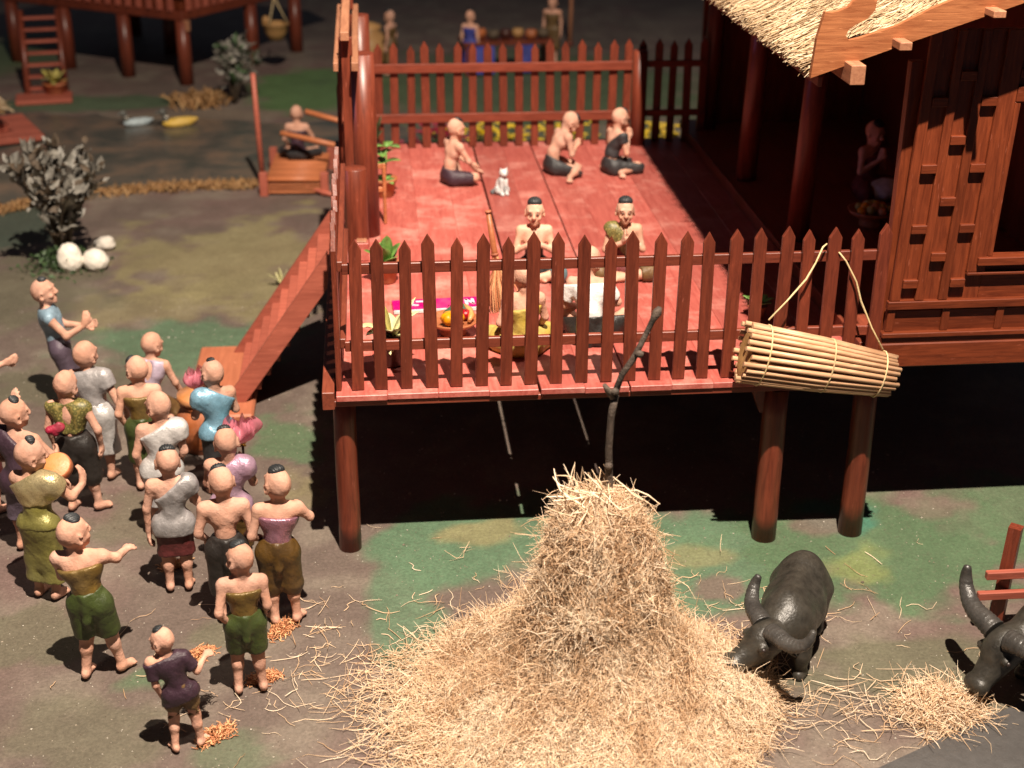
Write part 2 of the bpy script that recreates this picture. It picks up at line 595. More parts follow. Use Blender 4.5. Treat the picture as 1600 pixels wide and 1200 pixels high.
# ------------------------------------------------------------------ soft solids (clay)
class SDF:
    """smooth union of round cones and ellipsoids, meshed with surface nets"""

    def __init__(s, k=0.03):
        s.k = k
        s.ops = []
        s.lo = np.full(3, 1e9)
        s.hi = np.full(3, -1e9)

    def _b(s, lo, hi, grow=True):
        if grow:
            s.lo = np.minimum(s.lo, lo)
            s.hi = np.maximum(s.hi, hi)

    def rc(s, a, b, r1, r2, k=None, cap=None, op='u'):
        a = np.array(a, float)
        b = np.array(b, float)
        r = max(r1, r2)
        lo = np.minimum(a, b) - r
        hi = np.maximum(a, b) + r
        s._b(lo, hi, op == 'u')
        s.ops.append(('rc', (a, b, r1, r2, cap), lo, hi, op, s.k if k is None else k))
        return s

    def el(s, c, r, R=None, k=None, op='u'):
        c = np.array(c, float)
        r = np.array(r if hasattr(r, '__len__') else (r, r, r), float)
        m = r.max()
        s._b(c - m, c + m, op == 'u')
        s.ops.append(('el', (c, r, R), c - m, c + m, op, s.k if k is None else k))
        return s

    def cut(s, p, n, k=0.008):
        """keep the side the normal points away from"""
        n = np.array(n, float)
        n /= np.linalg.norm(n)
        s.ops.append(('pl', (np.array(p, float), n), None, None, 'i', k))
        return s

    def mesh(s, name, vox=0.014, rough=0.0):
        lo = s.lo - 3 * vox - s.k * 0.3
        hi = s.hi + 3 * vox + s.k * 0.3
        n = np.ceil((hi - lo) / vox).astype(int) + 1
        ax = [lo[i] + np.arange(n[i]) * vox for i in range(3)]
        D = np.full(n, 0.2, np.float32)
        for typ, par, l, h, op, k in s.ops:
            if typ == 'pl':
                p, nn = par
                d = ((ax[0] - p[0]) * nn[0])[:, None, None] + ((ax[1] - p[1]) * nn[1])[None, :, None] \
                    + ((ax[2] - p[2]) * nn[2])[None, None, :]
                hh = np.clip(0.5 - 0.5 * (D - d) / k, 0, 1)
                D = (D * (1 - hh) + d * hh + k * hh * (1 - hh)).astype(np.float32)
                continue
            m = k + 2.5 * vox
            i0 = np.maximum(((l - m - lo) / vox).astype(int), 0)
            i1 = np.minimum(((h + m - lo) / vox).astype(int) + 2, n)
            if np.any(i1 <= i0):
                continue
            sl = tuple(slice(i0[i], i1[i]) for i in range(3))
            X = ax[0][sl[0]][:, None, None]
            Y = ax[1][sl[1]][None, :, None]
            Z = ax[2][sl[2]][None, None, :]
            if typ == 'rc':
                a, b, r1, r2, cap = par
                ab = b - a
                L2 = ab @ ab + 1e-12
                px, py, pz = X - a[0], Y - a[1], Z - a[2]
                t0 = (px * ab[0] + py * ab[1] + pz * ab[2]) / L2
                t = np.clip(t0, 0, 1)
                d = np.sqrt((px - ab[0] * t) ** 2 + (py - ab[1] * t) ** 2 + (pz - ab[2] * t) ** 2) - (r1 + (r2 - r1) * t)
                if cap:
                    d = np.maximum(d, (t0 - cap) * math.sqrt(L2))
            else:
                c, r, R = par
                px, py, pz = X - c[0], Y - c[1], Z - c[2]
                if R is not None:
                    px, py, pz = (px * R[0][0] + py * R[1][0] + pz * R[2][0], px * R[0][1] + py * R[1][1] + pz * R[2][1],
                                  px * R[0][2] + py * R[1][2] + pz * R[2][2])
                ux, uy, uz = px / r[0], py / r[1], pz / r[2]
                k0 = np.sqrt(ux ** 2 + uy ** 2 + uz ** 2) + 1e-6
                k1 = np.sqrt((ux / r[0]) ** 2 + (uy / r[1]) ** 2 + (uz / r[2]) ** 2) + 1e-6
                d = k0 * (k0 - 1) / k1
            E_ = D[sl]
            if op == 'u':
                hh = np.clip(0.5 + 0.5 * (E_ - d) / k, 0, 1)
                D[sl] = E_ * (1 - hh) + d * hh - k * hh * (1 - hh)
            else:
                hh = np.clip(0.5 - 0.5 * (E_ + d) / k, 0, 1)
                D[sl] = E_ * (1 - hh) - d * hh + k * hh * (1 - hh)
        if rough:
            X, Y, Z = ax[0][:, None, None], ax[1][None, :, None], ax[2][None, None, :]
            ph = RNG.random(6) * 6
            D = D + (rough * (np.sin(X * 31 + Y * 13 + ph[0]) * np.sin(Y * 27 - Z * 17 + ph[1]) * np.sin(Z * 35 + X * 11 + ph[2])
                     + 0.5 * np.sin(X * 67 + Z * 23 + ph[3]) * np.sin(Z * 61 - Y * 29 + ph[4]))).astype(np.float32)
        return nets(D, lo, vox, name)


def nets(D, lo, vox, name):
    ins = D < 0
    nx, ny, nz = D.shape
    cnt = np.zeros((nx - 1, ny - 1, nz - 1), np.int16)
    acc = np.zeros((nx - 1, ny - 1, nz - 1, 3), np.float32)
    for axis in range(3):
        s0 = [slice(None)] * 3
        s1 = [slice(None)] * 3
        s0[axis] = slice(0, -1)
        s1[axis] = slice(1, None)
        d0, d1 = D[tuple(s0)], D[tuple(s1)]
        ch = ins[tuple(s0)] != ins[tuple(s1)]
        t = np.where(ch, d0 / np.where(ch, d0 - d1, 1), 0)
        o = [a for a in range(3) if a != axis]
        for u in (0, 1):
            for w in (0, 1):
                sl = [slice(None)] * 3
                sl[o[0]] = slice(u, (D.shape[o[0]] - 1) + u)
                sl[o[1]] = slice(w, (D.shape[o[1]] - 1) + w)
                c = ch[tuple(sl)]
                cnt += c
                acc[..., axis] += t[tuple(sl)]
                acc[..., o[0]] += u * c
                acc[..., o[1]] += w * c
    act = cnt > 0
    idx = np.full(act.shape, -1, np.int32)
    idx[act] = np.arange(act.sum())
    ijk = np.argwhere(act)
    V = lo + (ijk + acc[act] / cnt[act][:, None]) * vox
    quads = []
    for axis in range(3):
        o = [(axis + 1) % 3, (axis + 2) % 3]
        s0 = [slice(None)] * 3
        s1 = [slice(None)] * 3
        s0[axis] = slice(0, -1)
        s1[axis] = slice(1, None)
        a, b = ins[tuple(s0)], ins[tuple(s1)]
        ch = np.argwhere(a != b)
        if not len(ch):
            continue
        flip = b[tuple(ch.T)]
        ok = (ch[:, o[0]] > 0) & (ch[:, o[1]] > 0) & (ch[:, o[0]] < D.shape[o[0]] - 1) & (ch[:, o[1]] < D.shape[o[1]] - 1)
        ch, flip = ch[ok], flip[ok]
        q = []
        for u, w in ((-1, -1), (0, -1), (0, 0), (-1, 0)):
            c = ch.copy()
            c[:, o[0]] += u
            c[:, o[1]] += w
            q.append(idx[tuple(c.T)])
        q = np.stack(q, 1)
        q[flip] = q[flip][:, ::-1]
        quads.append(q)
    return fast_mesh(name, V, np.concatenate(quads), True)


# ================================================================== the setting
def vnoise(x, y, s, seed):
    r = np.random.default_rng(seed)
    T = r.random((128, 128))
    x = x / s + 50
    y = y / s + 50
    i, j = np.floor(x).astype(int), np.floor(y).astype(int)
    u, v = x - i, y - j
    u = u * u * (3 - 2 * u)
    v = v * v * (3 - 2 * v)
    g = lambda a, b: T[a % 128, b % 128]
    return (g(i, j) * (1 - u) + g(i + 1, j) * u) * (1 - v) + (g(i, j + 1) * (1 - u) + g(i + 1, j + 1) * u) * v


def fbm(x, y, s, seed, o=4):
    return sum(vnoise(x, y, s / 2 ** k, seed + k) * 0.5 ** k for k in range(o)) / sum(0.5 ** k for k in range(o))


def ground_paint(X, Y):
    C = np.empty(X.shape + (3,))
    n1, n2, n3 = fbm(X, Y, 1.3, 1), fbm(X, Y, 0.5, 11), fbm(X, Y, 3.0, 21)
    brown = np.array((0.125, 0.098, 0.084))
    mauve = np.array((0.150, 0.104, 0.093))
    grey = np.array((0.170, 0.148, 0.120))
    C[:] = brown
    k = np.clip((n1 - 0.40) * 3, 0, 1)[..., None]
    C = C * (1 - k) + mauve * k
    k = np.clip((n2 - 0.45) * 3, 0, 0.7)[..., None]
    C = C * (1 - k) + grey * k

    def blob(C, cx, cy, rx, ry, col, amt=1.0, soft=3.0, nz=0.9, rot=0.0, seed=31):
        dx, dy = X - cx, Y - cy
        a, b = math.cos(rot), math.sin(rot)
        d = np.sqrt(((dx * a + dy * b) / rx) ** 2 + ((-dx * b + dy * a) / ry) ** 2)
        d = d + (fbm(X, Y, 0.9, seed) - 0.5) * nz * 1.1 + (fbm(X, Y, 0.30, seed + 5, 4) - 0.5) * nz * 1.0
        k = (np.clip((1 - d) * soft * 1.1, 0, 1) * amt)[..., None]
        return C * (1 - k) + np.array(col) * k
    gr, gb = (0.075, 0.135, 0.070), (0.085, 0.152, 0.090)
    moss, ol, dg = (0.22, 0.20, 0.10), (0.108, 0.108, 0.070), (0.035, 0.060, 0.045)
    # moss and olive scumbles in the yard
    C = blob(C, -1.9, 9.0, 1.7, 2.4, moss, 0.75, 2.0, 1.5, seed=41)
    C = blob(C, -3.0, 7.2, 1.4, 0.9, moss, 0.55, 2.0, 1.5, seed=43)
    C = blob(C, -5.0, 8.0, 1.5, 2.0, ol, 0.7, 2.0, 1.2, seed=45)
    C = blob(C, -5.9, 11.0, 1.3, 1.5, dg, 0.85, 2.5, 0.8, seed=47)
    C = blob(C, -2.3, 5.6, 1.5, 0.95, gb, 0.9, 2.5, 0.9, seed=49)
    C = blob(C, -3.6, 4.4, 0.9, 0.8, ol, 0.7, 2.5, 1.2, seed=50)
    C = blob(C, -0.85, 2.6, 0.6, 0.75, gr, 0.85, 3, 1.0, seed=51)
    C = blob(C, -0.6, 1.5, 0.5, 0.5, moss, 0.6, 2, 1.5, seed=53)
    C = blob(C, -2.4, 0.9, 0.7, 0.5, ol, 0.6, 2.5, 1.3, seed=55)
    C = blob(C, -3.0, -1.2, 0.8, 0.5, ol, 0.7, 2.5, 1.3, seed=57)
    C = blob(C, -1.85, -1.9, 0.35, 0.25, gr, 0.75, 3, 1.0, seed=59)
    C = blob(C, -2.4, -2.7, 0.8, 0.5, ol, 0.6, 2.5, 1.3, seed=61)
    C = blob(C, -1.3, -1.3, 0.35, 0.3, ol, 0.7, 2.5, 1.3, seed=63)
    C = blob(C, -1.1, -3.0, 0.4, 0.3, gr, 0.5, 2.5, 1.2, seed=65)
    # the green in front of the house
    C = blob(C, 0.95, 0.15, 0.95, 0.95, gb, 1.0, 5, 0.55, seed=71)
    C = blob(C, 0.35, -1.0, 0.42, 1.0, gb, 0.85, 4, 0.6, seed=73)
    C = blob(C, 2.3, 0.3, 1.5, 0.95, gb, 0.95, 4, 0.6, seed=75)
    C = blob(C, 3.6, -0.5, 1.1, 1.0, gb, 0.95, 4, 0.7, seed=77)
    C = blob(C, 5.2, -0.4, 1.8, 1.3, gr, 0.95, 3, 0.9, seed=79)
    C = blob(C, 7.2, 0.2, 1.4, 1.2, gr, 0.8, 3, 0.9, seed=80)
    C = blob(C, 1.15, 0.35, 0.45, 0.25, moss, 0.75, 3, 1.0, seed=81)
    C = blob(C, 3.3, -0.35, 0.5, 0.25, moss, 0.55, 3, 1.2, seed=83)
    C = blob(C, 4.9, -0.6, 0.45, 0.35, (0.22, 0.25, 0.08), 0.5, 2, 1.6, seed=85)
    C = blob(C, 5.0, 0.35, 0.5, 0.35, (0.05, 0.16, 0.11), 0.9, 3, 0.8, seed=87)
    C = blob(C, 4.75, 0.2, 0.35, 0.25, mauve, 0.75, 3, 1.2, seed=89)
    C = blob(C, 6.1, 0.5, 0.5, 0.3, mauve, 0.6, 3, 1.2, seed=90)
    C = blob(C, 4.9, -2.3, 1.4, 0.7, ol, 0.85, 2.5, 1.0, seed=91)
    C = blob(C, 3.35, -0.95, 0.3, 0.25, mauve, 0.8, 4, 1.0, seed=93)
    # far bank
    C = blob(C, -1.0, 20.5, 1.9, 2.5, (0.075, 0.15, 0.055), 0.95, 3, 0.5, seed=95)
    C = blob(C, 4.0, 20.5, 4.5, 5.0, (0.06, 0.105, 0.05), 0.85, 3, 0.6, seed=96)
    C = blob(C, -6.0, 19.6, 2.6, 0.9, (0.06, 0.11, 0.06), 0.85, 3, 0.6, seed=97)
    C = blob(C, -3.4, 18.4, 2.5, 0.5, (0.16, 0.13, 0.10), 0.85, 3, 0.5, seed=98)
    C = blob(C, -9.5, 25.0, 2.5, 3.0, (0.08, 0.13, 0.06), 0.85, 3, 0.6, seed=99)
    return np.clip(C * (0.82 + 0.36 * n2[..., None]), 0.01, 1)


def ground():
    xs = np.concatenate([np.linspace(-40, -8, 40)[:-1], np.arange(-8, 8.5, 0.075), np.linspace(8.56, 45, 40)])
    ys = np.concatenate([np.arange(-4.6, 13, 0.075), np.arange(13, 26, 0.15), np.linspace(26, 70, 60)])
    X, Y = np.meshgrid(xs, ys, indexing='ij')
    Z = np.zeros_like(X)
    V = np.stack([X, Y, Z], -1).reshape(-1, 3)
    nx, ny = X.shape
    i = np.arange(nx - 1)[:, None] * ny + np.arange(ny - 1)[None]
    Q = np.stack([i, i + ny, i + ny + 1, i + 1], -1).reshape(-1, 4)
    me = fast_mesh('ground', V, Q, False)
    C = np.ones((len(V), 4), np.float32)
    C[:, :3] = ground_paint(X, Y).reshape(-1, 3)
    at = me.color_attributes.new('paint', 'FLOAT_COLOR', 'POINT')
    at.data.foreach_set('color', C.ravel())
    m, nt, N, L, b = newmat('painted_ground')
    a = N.new('ShaderNodeAttribute')
    a.attribute_name = 'paint'
    tc = N.new('ShaderNodeTexCoord')
    vec = tc.outputs['Object']
    n1 = noise(nt, vec, 30, 5, 0.7)
    n2 = noise(nt, vec, 140, 3, 0.6)
    n3 = noise(nt, vec, 7, 5, 0.65, 0.8)
    col = mixc(nt, 0.75, a.outputs['Color'], ramp(nt, n1, [(0.25, (0.34,) * 3), (0.75, (1.0,) * 3)]), 'MULTIPLY')
    col = mixc(nt, 0.6, col, ramp(nt, n3, [(0.3, (0.62, 0.60, 0.58)), (0.7, (1.0, 1.0, 1.0))]), 'MULTIPLY')
    n4 = noise(nt, vec, 16, 8, 0.75, 1.0)
    col = mixc(nt, ramp(nt, n4, [(0.52, (0, 0, 0)), (0.68, (0.36,) * 3)]), col, (0.055, 0.048, 0.036, 1))
    n5 = noise(nt, vec, 23, 8, 0.8, 0.6)
    col = mixc(nt, ramp(nt, n5, [(0.56, (0, 0, 0)), (0.72, (0.4,) * 3)]), col, (0.20, 0.168, 0.13, 1))
    col = mixc(nt, 1.0, col, (1.34, 1.28, 1.26, 1), 'MULTIPLY')
    speck = ramp(nt, n2, [(0.69, (0, 0, 0)), (0.74, (0.6, 0.6, 0.6))])
    col = mixc(nt, speck, col, (0.55, 0.50, 0.40, 1))
    L.new(col, b.inputs['Base Color'])
    b.inputs['Roughness'].default_value = 0.62
    b.inputs['Specular IOR Level'].default_value = 0.35
    h = mathn(nt, 'ADD', mathn(nt, 'MULTIPLY', n1, 1.5), mathn(nt, 'MULTIPLY', n2, 0.6))
    bump(nt, b, h, 0.5, 0.012)
    me.materials.append(m)
    o = link('ground', me, None)
    o['kind'] = 'structure'


ground()

# grit and chaff lying on the painted board
n = 5200
x = RNG.uniform(-5.0, 6.2, n)
y = -3.6 + RNG.random(n) ** 1.6 * 11
r = RNG.uniform(0.003, 0.010, n) * (1 + (RNG.random(n) < 0.04) * 1.2)
oct_ = np.array(((1, 0, 0), (-1, 0, 0), (0, 1, 0), (0, -1, 0), (0, 0, 1), (0, 0, -.3)), float)
th = RNG.random(n) * 6.28
V = oct_[None] * r[:, None, None] * RNG.uniform(0.5, 1.3, (n, 6, 1))
V = np.stack([V[..., 0] * np.cos(th)[:, None] - V[..., 1] * np.sin(th)[:, None], V[..., 0] * np.sin(th)[:, None] + V[..., 1] * np.cos(th)[:, None], V[..., 2]], -1)
V += np.stack([x, y, r * 0.25 + 0.001], -1)[:, None]
tri = np.array(((0, 2, 4), (2, 1, 4), (1, 3, 4), (3, 0, 4), (2, 0, 5), (1, 2, 5), (3, 1, 5), (0, 3, 5)))
Q = (np.arange(n)[:, None, None] * 6 + tri[None]).reshape(-1, 3)
me = fast_mesh('grit', V.reshape(-1, 3), Q, False, tri=True)
at_ = me.attributes.new('var', 'FLOAT', 'POINT')
at_.data.foreach_set('value', np.repeat(RNG.random(n), 6).astype(np.float32))
tag(link('grit', me, strawmat('grit', (0.09, 0.07, 0.05, 1), (0.30, 0.25, 0.19, 1), (0.50, 0.46, 0.40, 1)), kind='stuff'), 'fine grit and chaff scattered over the painted ground', 'grit')


def flat_sheet(name, pts, z, mat, res=6, jit=0.12):
    """one flat irregular polygon"""
    out = []
    n = len(pts)
    for i in range(n):
        a, b = np.array(pts[i]), np.array(pts[(i + 1) % n])
        for t in np.linspace(0, 1, res, endpoint=False):
            out.append(a + (b - a) * t + RNG.normal(0, jit, 2) * (0 < t))
    V = [(p[0], p[1], z) for p in out]
    me = bpy.data.meshes.new(name)
    me.from_pydata(V, [], [tuple(range(len(V)))])
    o = link(name, me, mat)
    o['kind'] = 'structure'
    return o


def watermat():
    m, nt, N, L, b = newmat('pond_water')
    tc = N.new('ShaderNodeTexCoord')
    n = noise(nt, tc.outputs['Object'], 1.1, 4, 0.6, 0.5)
    col = ramp(nt, n, [(0.35, (0.045, 0.052, 0.046, 1)), (0.5, (0.085, 0.075, 0.062, 1)), (0.68, (0.15, 0.105, 0.075, 1))])
    L.new(col, b.inputs['Base Color'])
    b.inputs['Roughness'].default_value = 0.28
    n2 = noise(nt, tc.outputs['Object'], 5, 3, 0.5)
    bump(nt, b, n2, 0.15, 0.03)
    return m


W['water'] = watermat()
flat_sheet('pond', [(-12, 11.6), (-6.2, 12.35), (-3.4, 12.95), (-1.9, 13.15), (0.4, 12.9), (3, 13.2), (4.2, 14.5), (2.8, 16.6),
                    (0.2, 17.4), (-2.2, 17.7), (-3.6, 18.0), (-5.4, 18.4), (-7.5, 18.9), (-13, 19.2)], 0.006, 'water')

# dark grey edge of the display table in the near right corner
a, b_ = G(1372, 1204), G(1606, 1096)
d_ = (b_ - a) / np.linalg.norm(b_ - a)
n_ = np.array((d_[1], -d_[0], 0))
mb = MB()
q0, q1 = a - d_ * 2.5, b_ + d_ * 2.5
vs_ = [q0, q1, q1 + n_ * 2, q0 + n_ * 2]
mb.add([tuple(v) for v in vs_] + [tuple(v + np.array((0, 0, 0.03))) for v in vs_],
       [(4, 5, 6, 7), (0, 1, 5, 4), (1, 2, 6, 5), (2, 3, 7, 6), (3, 0, 4, 7)])
o = mb.build('table_edge', 'slab')
o['kind'] = 'structure'


# ================================================================== raised deck
deck = thing('wooden_deck', 'raised red plank deck on round posts in front of the dark house', 'deck', (0, 0, 0))
edges = [-0.20]
target = [1.734, 2.605, 5.06]
n_planks = [4, 2, 6]
for t, n in zip(target, n_planks):
    e0 = edges[-1]
    for i in range(1, n + 1):
        edges.append(e0 + (t - e0) * i / n)
for i in range(len(edges) - 1):
    x0, x1 = edges[i], edges[i + 1]
    gl = 0.012 if abs(x0 - 1.734) < 0.01 else (0.006 if abs(x0 - 2.605) < 0.01 else 0.0)
    gr_ = 0.012 if abs(x1 - 1.734) < 0.01 else (0.006 if abs(x1 - 2.605) < 0.01 else 0.0)
    dz = random.uniform(-0.004, 0.004)
    box('plank', (x0 + gl, -0.13 + random.uniform(-0.01, 0.01), H - 0.06 + dz), (x1 - gr_, 9.0, H + dz), 'deck', deck, 0.006)
box('front_beam', (-0.22, -0.105, H - 0.125), (5.02, -0.04, H - 0.0665), 'rail', deck)
box('side_beam', (-0.33, -0.16, H - 0.13), (-0.215, 9.0, H + 0.05), 'raily', deck)
for y in (0.25, 3.0, 5.9, 8.6):
    box('joist', (-0.2, y - 0.05, H - 0.19), (5.0, y + 0.05, H - 0.066), 'rail', deck)
for x, y, r in ((-0.136, 0.16, 0.112), (4.086, 0.0, 0.125), (-0.136, 4.4, 0.11), (4.1, 4.4, 0.12), (-0.136, 8.5, 0.11), (4.1, 8.5, 0.12),
                (1.9, 8.5, 0.11)):
    rod('post', (x, y, 0), (x, y, H - 0.13 if y != 0.25 else H - 0.13), r, r * 0.97, 'post', deck, 18, 6, 0.003)
MB().prism([(-0.10, -0.02), (0.0, -0.28), (0.10, -0.28), (0.10, -0.02)], -0.04, 0.04).build('brace', 'post', deck, (3.93, 0.02, H - 0.11))


# ================================================================== fences
def picket_mesh(h, w=0.115, t=0.05, tip=0.10):
    b = 0.005
    mb = MB()
    o = [(-w / 2, 0), (w / 2, 0), (w / 2, h - tip), (0, h), (-w / 2, h - tip)]
    i = [(-w / 2 + b, b), (w / 2 - b, b), (w / 2 - b, h - tip - b * 0.3), (0, h - b * 1.6), (-w / 2 + b, h - tip - b * 0.3)]
    n = 5
    vs = [(x, -t / 2, z) for x, z in i] + [(x, -t / 2 + b, z) for x, z in o] + [(x, t / 2 - b, z) for x, z in o] + [(x, t / 2, z) for x, z in i]
    fs = [tuple(range(n))]
    for k in range(3):
        for j in range(n):
            j2 = (j + 1) % n
            fs.append((k * n + j, (k + 1) * n + j, (k + 1) * n + j2, k * n + j2))
    fs.append(tuple(range(4 * n - 1, 3 * n - 1, -1)))
    mb.add(vs, fs)
    return mb.mesh('picket')


PK = [picket_mesh(1.5 + d, 0.115 + w) for d, w in ((0, 0), (0.015, 0.006), (-0.015, -0.005), (0.008, 0.003))]
for p in PK:
    p.materials.append(W['fence'])


def pickets(parent, pts, ang, hs=1.0, skip=()):
    for i, (x, y) in enumerate(pts):
        if i in skip:
            continue
        o = link('picket', PK[(i * 7) % 4], None, parent, (x + random.uniform(-0.01, 0.01), y + random.uniform(-0.004, 0.004), H + 0.004),
                 (random.uniform(-0.006, 0.006), random.uniform(-0.017, 0.017), ang + random.uniform(-0.06, 0.06)))
        o.scale = (1, 1, hs * random.uniform(0.984, 1.012))


ff = thing('picket_fence', 'long red picket fence along the front edge of the deck', 'fence', (0, 0, H))
ff.location = (0, 0, 0)
pickets(ff, [(i * 0.2381, 0.0) for i in range(22)], 0)
for z in (1.2, 0.43):
    box('rail', (-0.10, 0.031, H + z - 0.05), (5.08, 0.085, H + z + 0.05), 'rail', ff, 0.006)
lf = thing('picket_fence', 'left side picket fence between the deck front corner and the gate, seen edge on', 'fence')
pickets(lf, [(-0.175, 0.03 + i * 0.235) for i in range(15)], math.pi / 2)
for z in (1.2, 0.43):
    box('rail', (-0.144, 0.11, H + z - 0.05), (-0.09, 3.45, H + z + 0.05), 'raily', lf)
lb = thing('picket_fence', 'left side picket fence beyond the gate, running to the back corner', 'fence')
pickets(lb, [(-0.175, 5.3 + i * 0.235) for i in range(15)], math.pi / 2)
for z in (1.2, 0.43):
    box('rail', (-0.144, 5.2, H + z - 0.05), (-0.09, 8.6, H + z + 0.05), 'raily', lb)
bf = thing('picket_fence', 'sunlit red picket fence along the back edge of the deck', 'fence')
pickets(bf, [(0.35 + i * 0.231, 8.69) for i in range(17)], 0, 1.045)
for z in (1.2, 0.46):
    box('rail', (0.14, 8.60, H + z - 0.065), (4.10, 8.66, H + z + 0.065), 'rail', bf)
bfp = rod('fence_post', (4.22, 8.62, H), (4.22, 8.62, H + 1.42), 0.115, 0.11, 'post', bf, 18)
br = thing('picket_fence', 'short dark picket fence in the shade right of the round back post', 'fence')
pickets(br, [(4.28 + i * 0.231, 8.76) for i in range(5)], 0, 1.045)
for z in (1.2, 0.46):
    box('rail', (4.34, 8.70, H + z - 0.05), (5.2, 8.73, H + z + 0.05), 'rail', br)

# ================================================================== gate
gate = thing('gateway', 'tall wooden gateway with round post and overhead beams at stair head', 'gate')
rod('post', (0.13, 4.65, H + 0.004), (0.13, 4.65, H + 2.24), 0.155, 0.15, 'post', gate, 22)
rod('post', (0.10, 7.4, H + 0.004), (0.10, 7.4, H + 2.2), 0.14, 0.135, 'post', gate, 18)
box('beam', (0.015, 4.02, H + 2.16), (0.095, 7.9, H + 2.26), 'beam', gate)
box('beam', (-0.19, 4.02, H + 2.16), (-0.135, 7.9, H + 2.26), 'beam', gate)
box('beam', (-0.10, 4.10, H + 2.49), (0.0, 7.9, H + 2.59), 'beam', gate)
box('wall_board', (-0.10, 4.25, H + 0.9), (0.0, 4.31, H + 2.48), 'post', gate)
for y in (4.35, 7.4):
    box('cross_piece', (-0.13, y, H + 2.27), (0.03, y + 0.09, H + 2.48), 'post', gate)
sp = MB().lathe([(0.0, 0), (0.14, 0), (0.142, 0.05), (0.137, 0.5), (0.138, 0.99), (0.128, 1.0), (0.0, 1.0)], 26).build('gate_post', 'post', None, (0.005, 4.12, H + 0.004))
tag(sp, 'short thick round post with pale flat top just inside the gate', 'post')
blk = thing('wooden_block', 'small square wooden block at the foot of the short round post', 'block', (0.06, 3.72, H + 0.004))
MB().box((-0.08, -0.08, 0), (0.08, 0.08, 0.22), 0.008).build('body', 'deck', blk)
MB().box((-0.06, -0.06, 0.221), (0.06, 0.06, 0.24), 0.006).build('cap', 'beam', blk)
fr = thing('towel_stand', 'small orange wooden stand with open frame top by the tall gate post', 'frame', (0.30, 5.05, H + 0.004), 0.2)
for lo, hi in (((-0.08, -0.02, 0.42), (-0.035, 0.02, 0.78)), ((0.035, -0.02, 0.42), (0.08, 0.02, 0.78)),
               ((-0.034, -0.02, 0.72), (0.034, 0.02, 0.78)), ((-0.034, -0.02, 0.42), (0.034, 0.02, 0.48))):
    MB().box(lo, hi).build('frame_bar', 'slat', fr)
for x in (-0.057, 0.057):
    MB().box((x - 0.02, -0.018, 0), (x + 0.02, 0.018, 0.419)).build('leg', 'slat', fr)

# ================================================================== stairs
st = thing('staircase', 'steep red wooden staircase climbing from the yard to the deck gate', 'stairs', (0, 0, 0))
X0, X1, YN, YF = -1.53, -0.34, 3.56, 5.12
N_ST = 9
for y in (YN, YF):
    MB().prism([(X0 - 0.14, 0.105), (X0 + 0.12, 0.105), (X1, H - 0.25), (X1, H + 0.17)], y - 0.035, y + 0.035).build('stringer', 'stair', st)
for i in range(N_ST):
    z1 = (i + 1) * (H - 0.0) / (N_ST + 1) + 0.06
    x = X0 + 0.02 + (X1 - X0 - 0.06) * i / N_ST
    box('step', (x, YN + 0.037, max(0.11, z1 - 0.19)), (x + 0.165, YF - 0.037, z1), 'stair', st, 0.006)
bs = MB().box((-0.40, -1.08, 0), (0.42, 1.08, 0.1), 0.025).build('stair_pad', 'orange', None, (-1.72, 4.25, 0.002))
tag(bs, 'flat orange wooden pad under the foot of the red staircase', 'pad')

# ================================================================== house
house = thing('stilt_house', 'dark red panelled wooden house on stilts with thatched roof', 'house')
HX = 5.135


def wpart(name, u0, u1, z0, z1, y0, y1, mat, bev=0.006):
    mb = MB().box((HX + u0, y0, H + z0), (HX + u1, y1, H + z1), bev)
    c = np.mean(np.array(mb.v), axis=0)
    mb.v = [(x + 0.035 * (z - H) - c[0], y - c[1] + 0.0, z - c[2]) for x, y, z in mb.v]
    return mb.build(name, mat, house, c)


YW = 0.08      # wall plane
wpart('wall_panel', 0.02, 0.895, 0.60, 3.3, YW + 0.045, YW + 0.09, 'housev')
for u0, u1 in ((0.0, 0.10), (0.25, 0.335), (0.485, 0.57)):
    wpart('stile', u0, u1, 0.705, 3.3, YW, YW + 0.043, 'housev')
wpart('stile', 0.72, 0.895, 0.985, 3.3, YW - 0.004, YW + 0.044, 'housev')
for u0, rows in ((0.10, (0.89, 1.44, 2.03, 2.66)), (0.335, (0.60 + 0.01 + 0.55, 1.71, 2.30, 2.9)), (0.57, (0.89, 1.44, 2.03, 2.66))):
    for z in rows:
        wpart('batten', u0 + 0.002, u0 + 0.148, z - 0.055, z + 0.03, YW - 0.012, YW + 0.043, 'househ')
wpart('wall_panel', 0.897, 3.2, 0.60, 1.06, YW + 0.045, YW + 0.09, 'househ')
wpart('sill', 0.80, 3.2, 1.06, 1.14, YW - 0.045, YW + 0.12, 'househ')
wpart('sill_moulding', 0.722, 3.2, 0.955, 0.983, YW - 0.02, YW + 0.044, 'househ')
wpart('window_head', 0.897, 3.2, 2.64, 2.78, YW - 0.01, YW + 0.07, 'househ')
wpart('wall_panel', 0.897, 3.2, 2.783, 3.3, YW + 0.045, YW + 0.09, 'housev')
wpart('batten', 0.90, 3.2, 2.86, 2.94, YW - 0.008, YW + 0.043, 'househ')
wpart('window_jamb', 0.897, 0.95, 1.142, 2.638, YW - 0.002, YW + 0.07, 'housev')
wpart('stile', 1.02, 1.10, 2.942, 3.3, YW, YW + 0.043, 'housev')
wpart('mid_rail', -0.02, 3.2, 0.62, 0.703, YW - 0.02, YW + 0.05, 'househ')
wpart('lower_panel', 0.0, 3.2, 0.36, 0.598, YW + 0.03, YW + 0.08, 'househ')
for u in (0.0, 0.55, 1.10, 1.65):
    wpart('stud', u, u + 0.075, 0.385, 0.618, YW, YW + 0.028, 'housev')
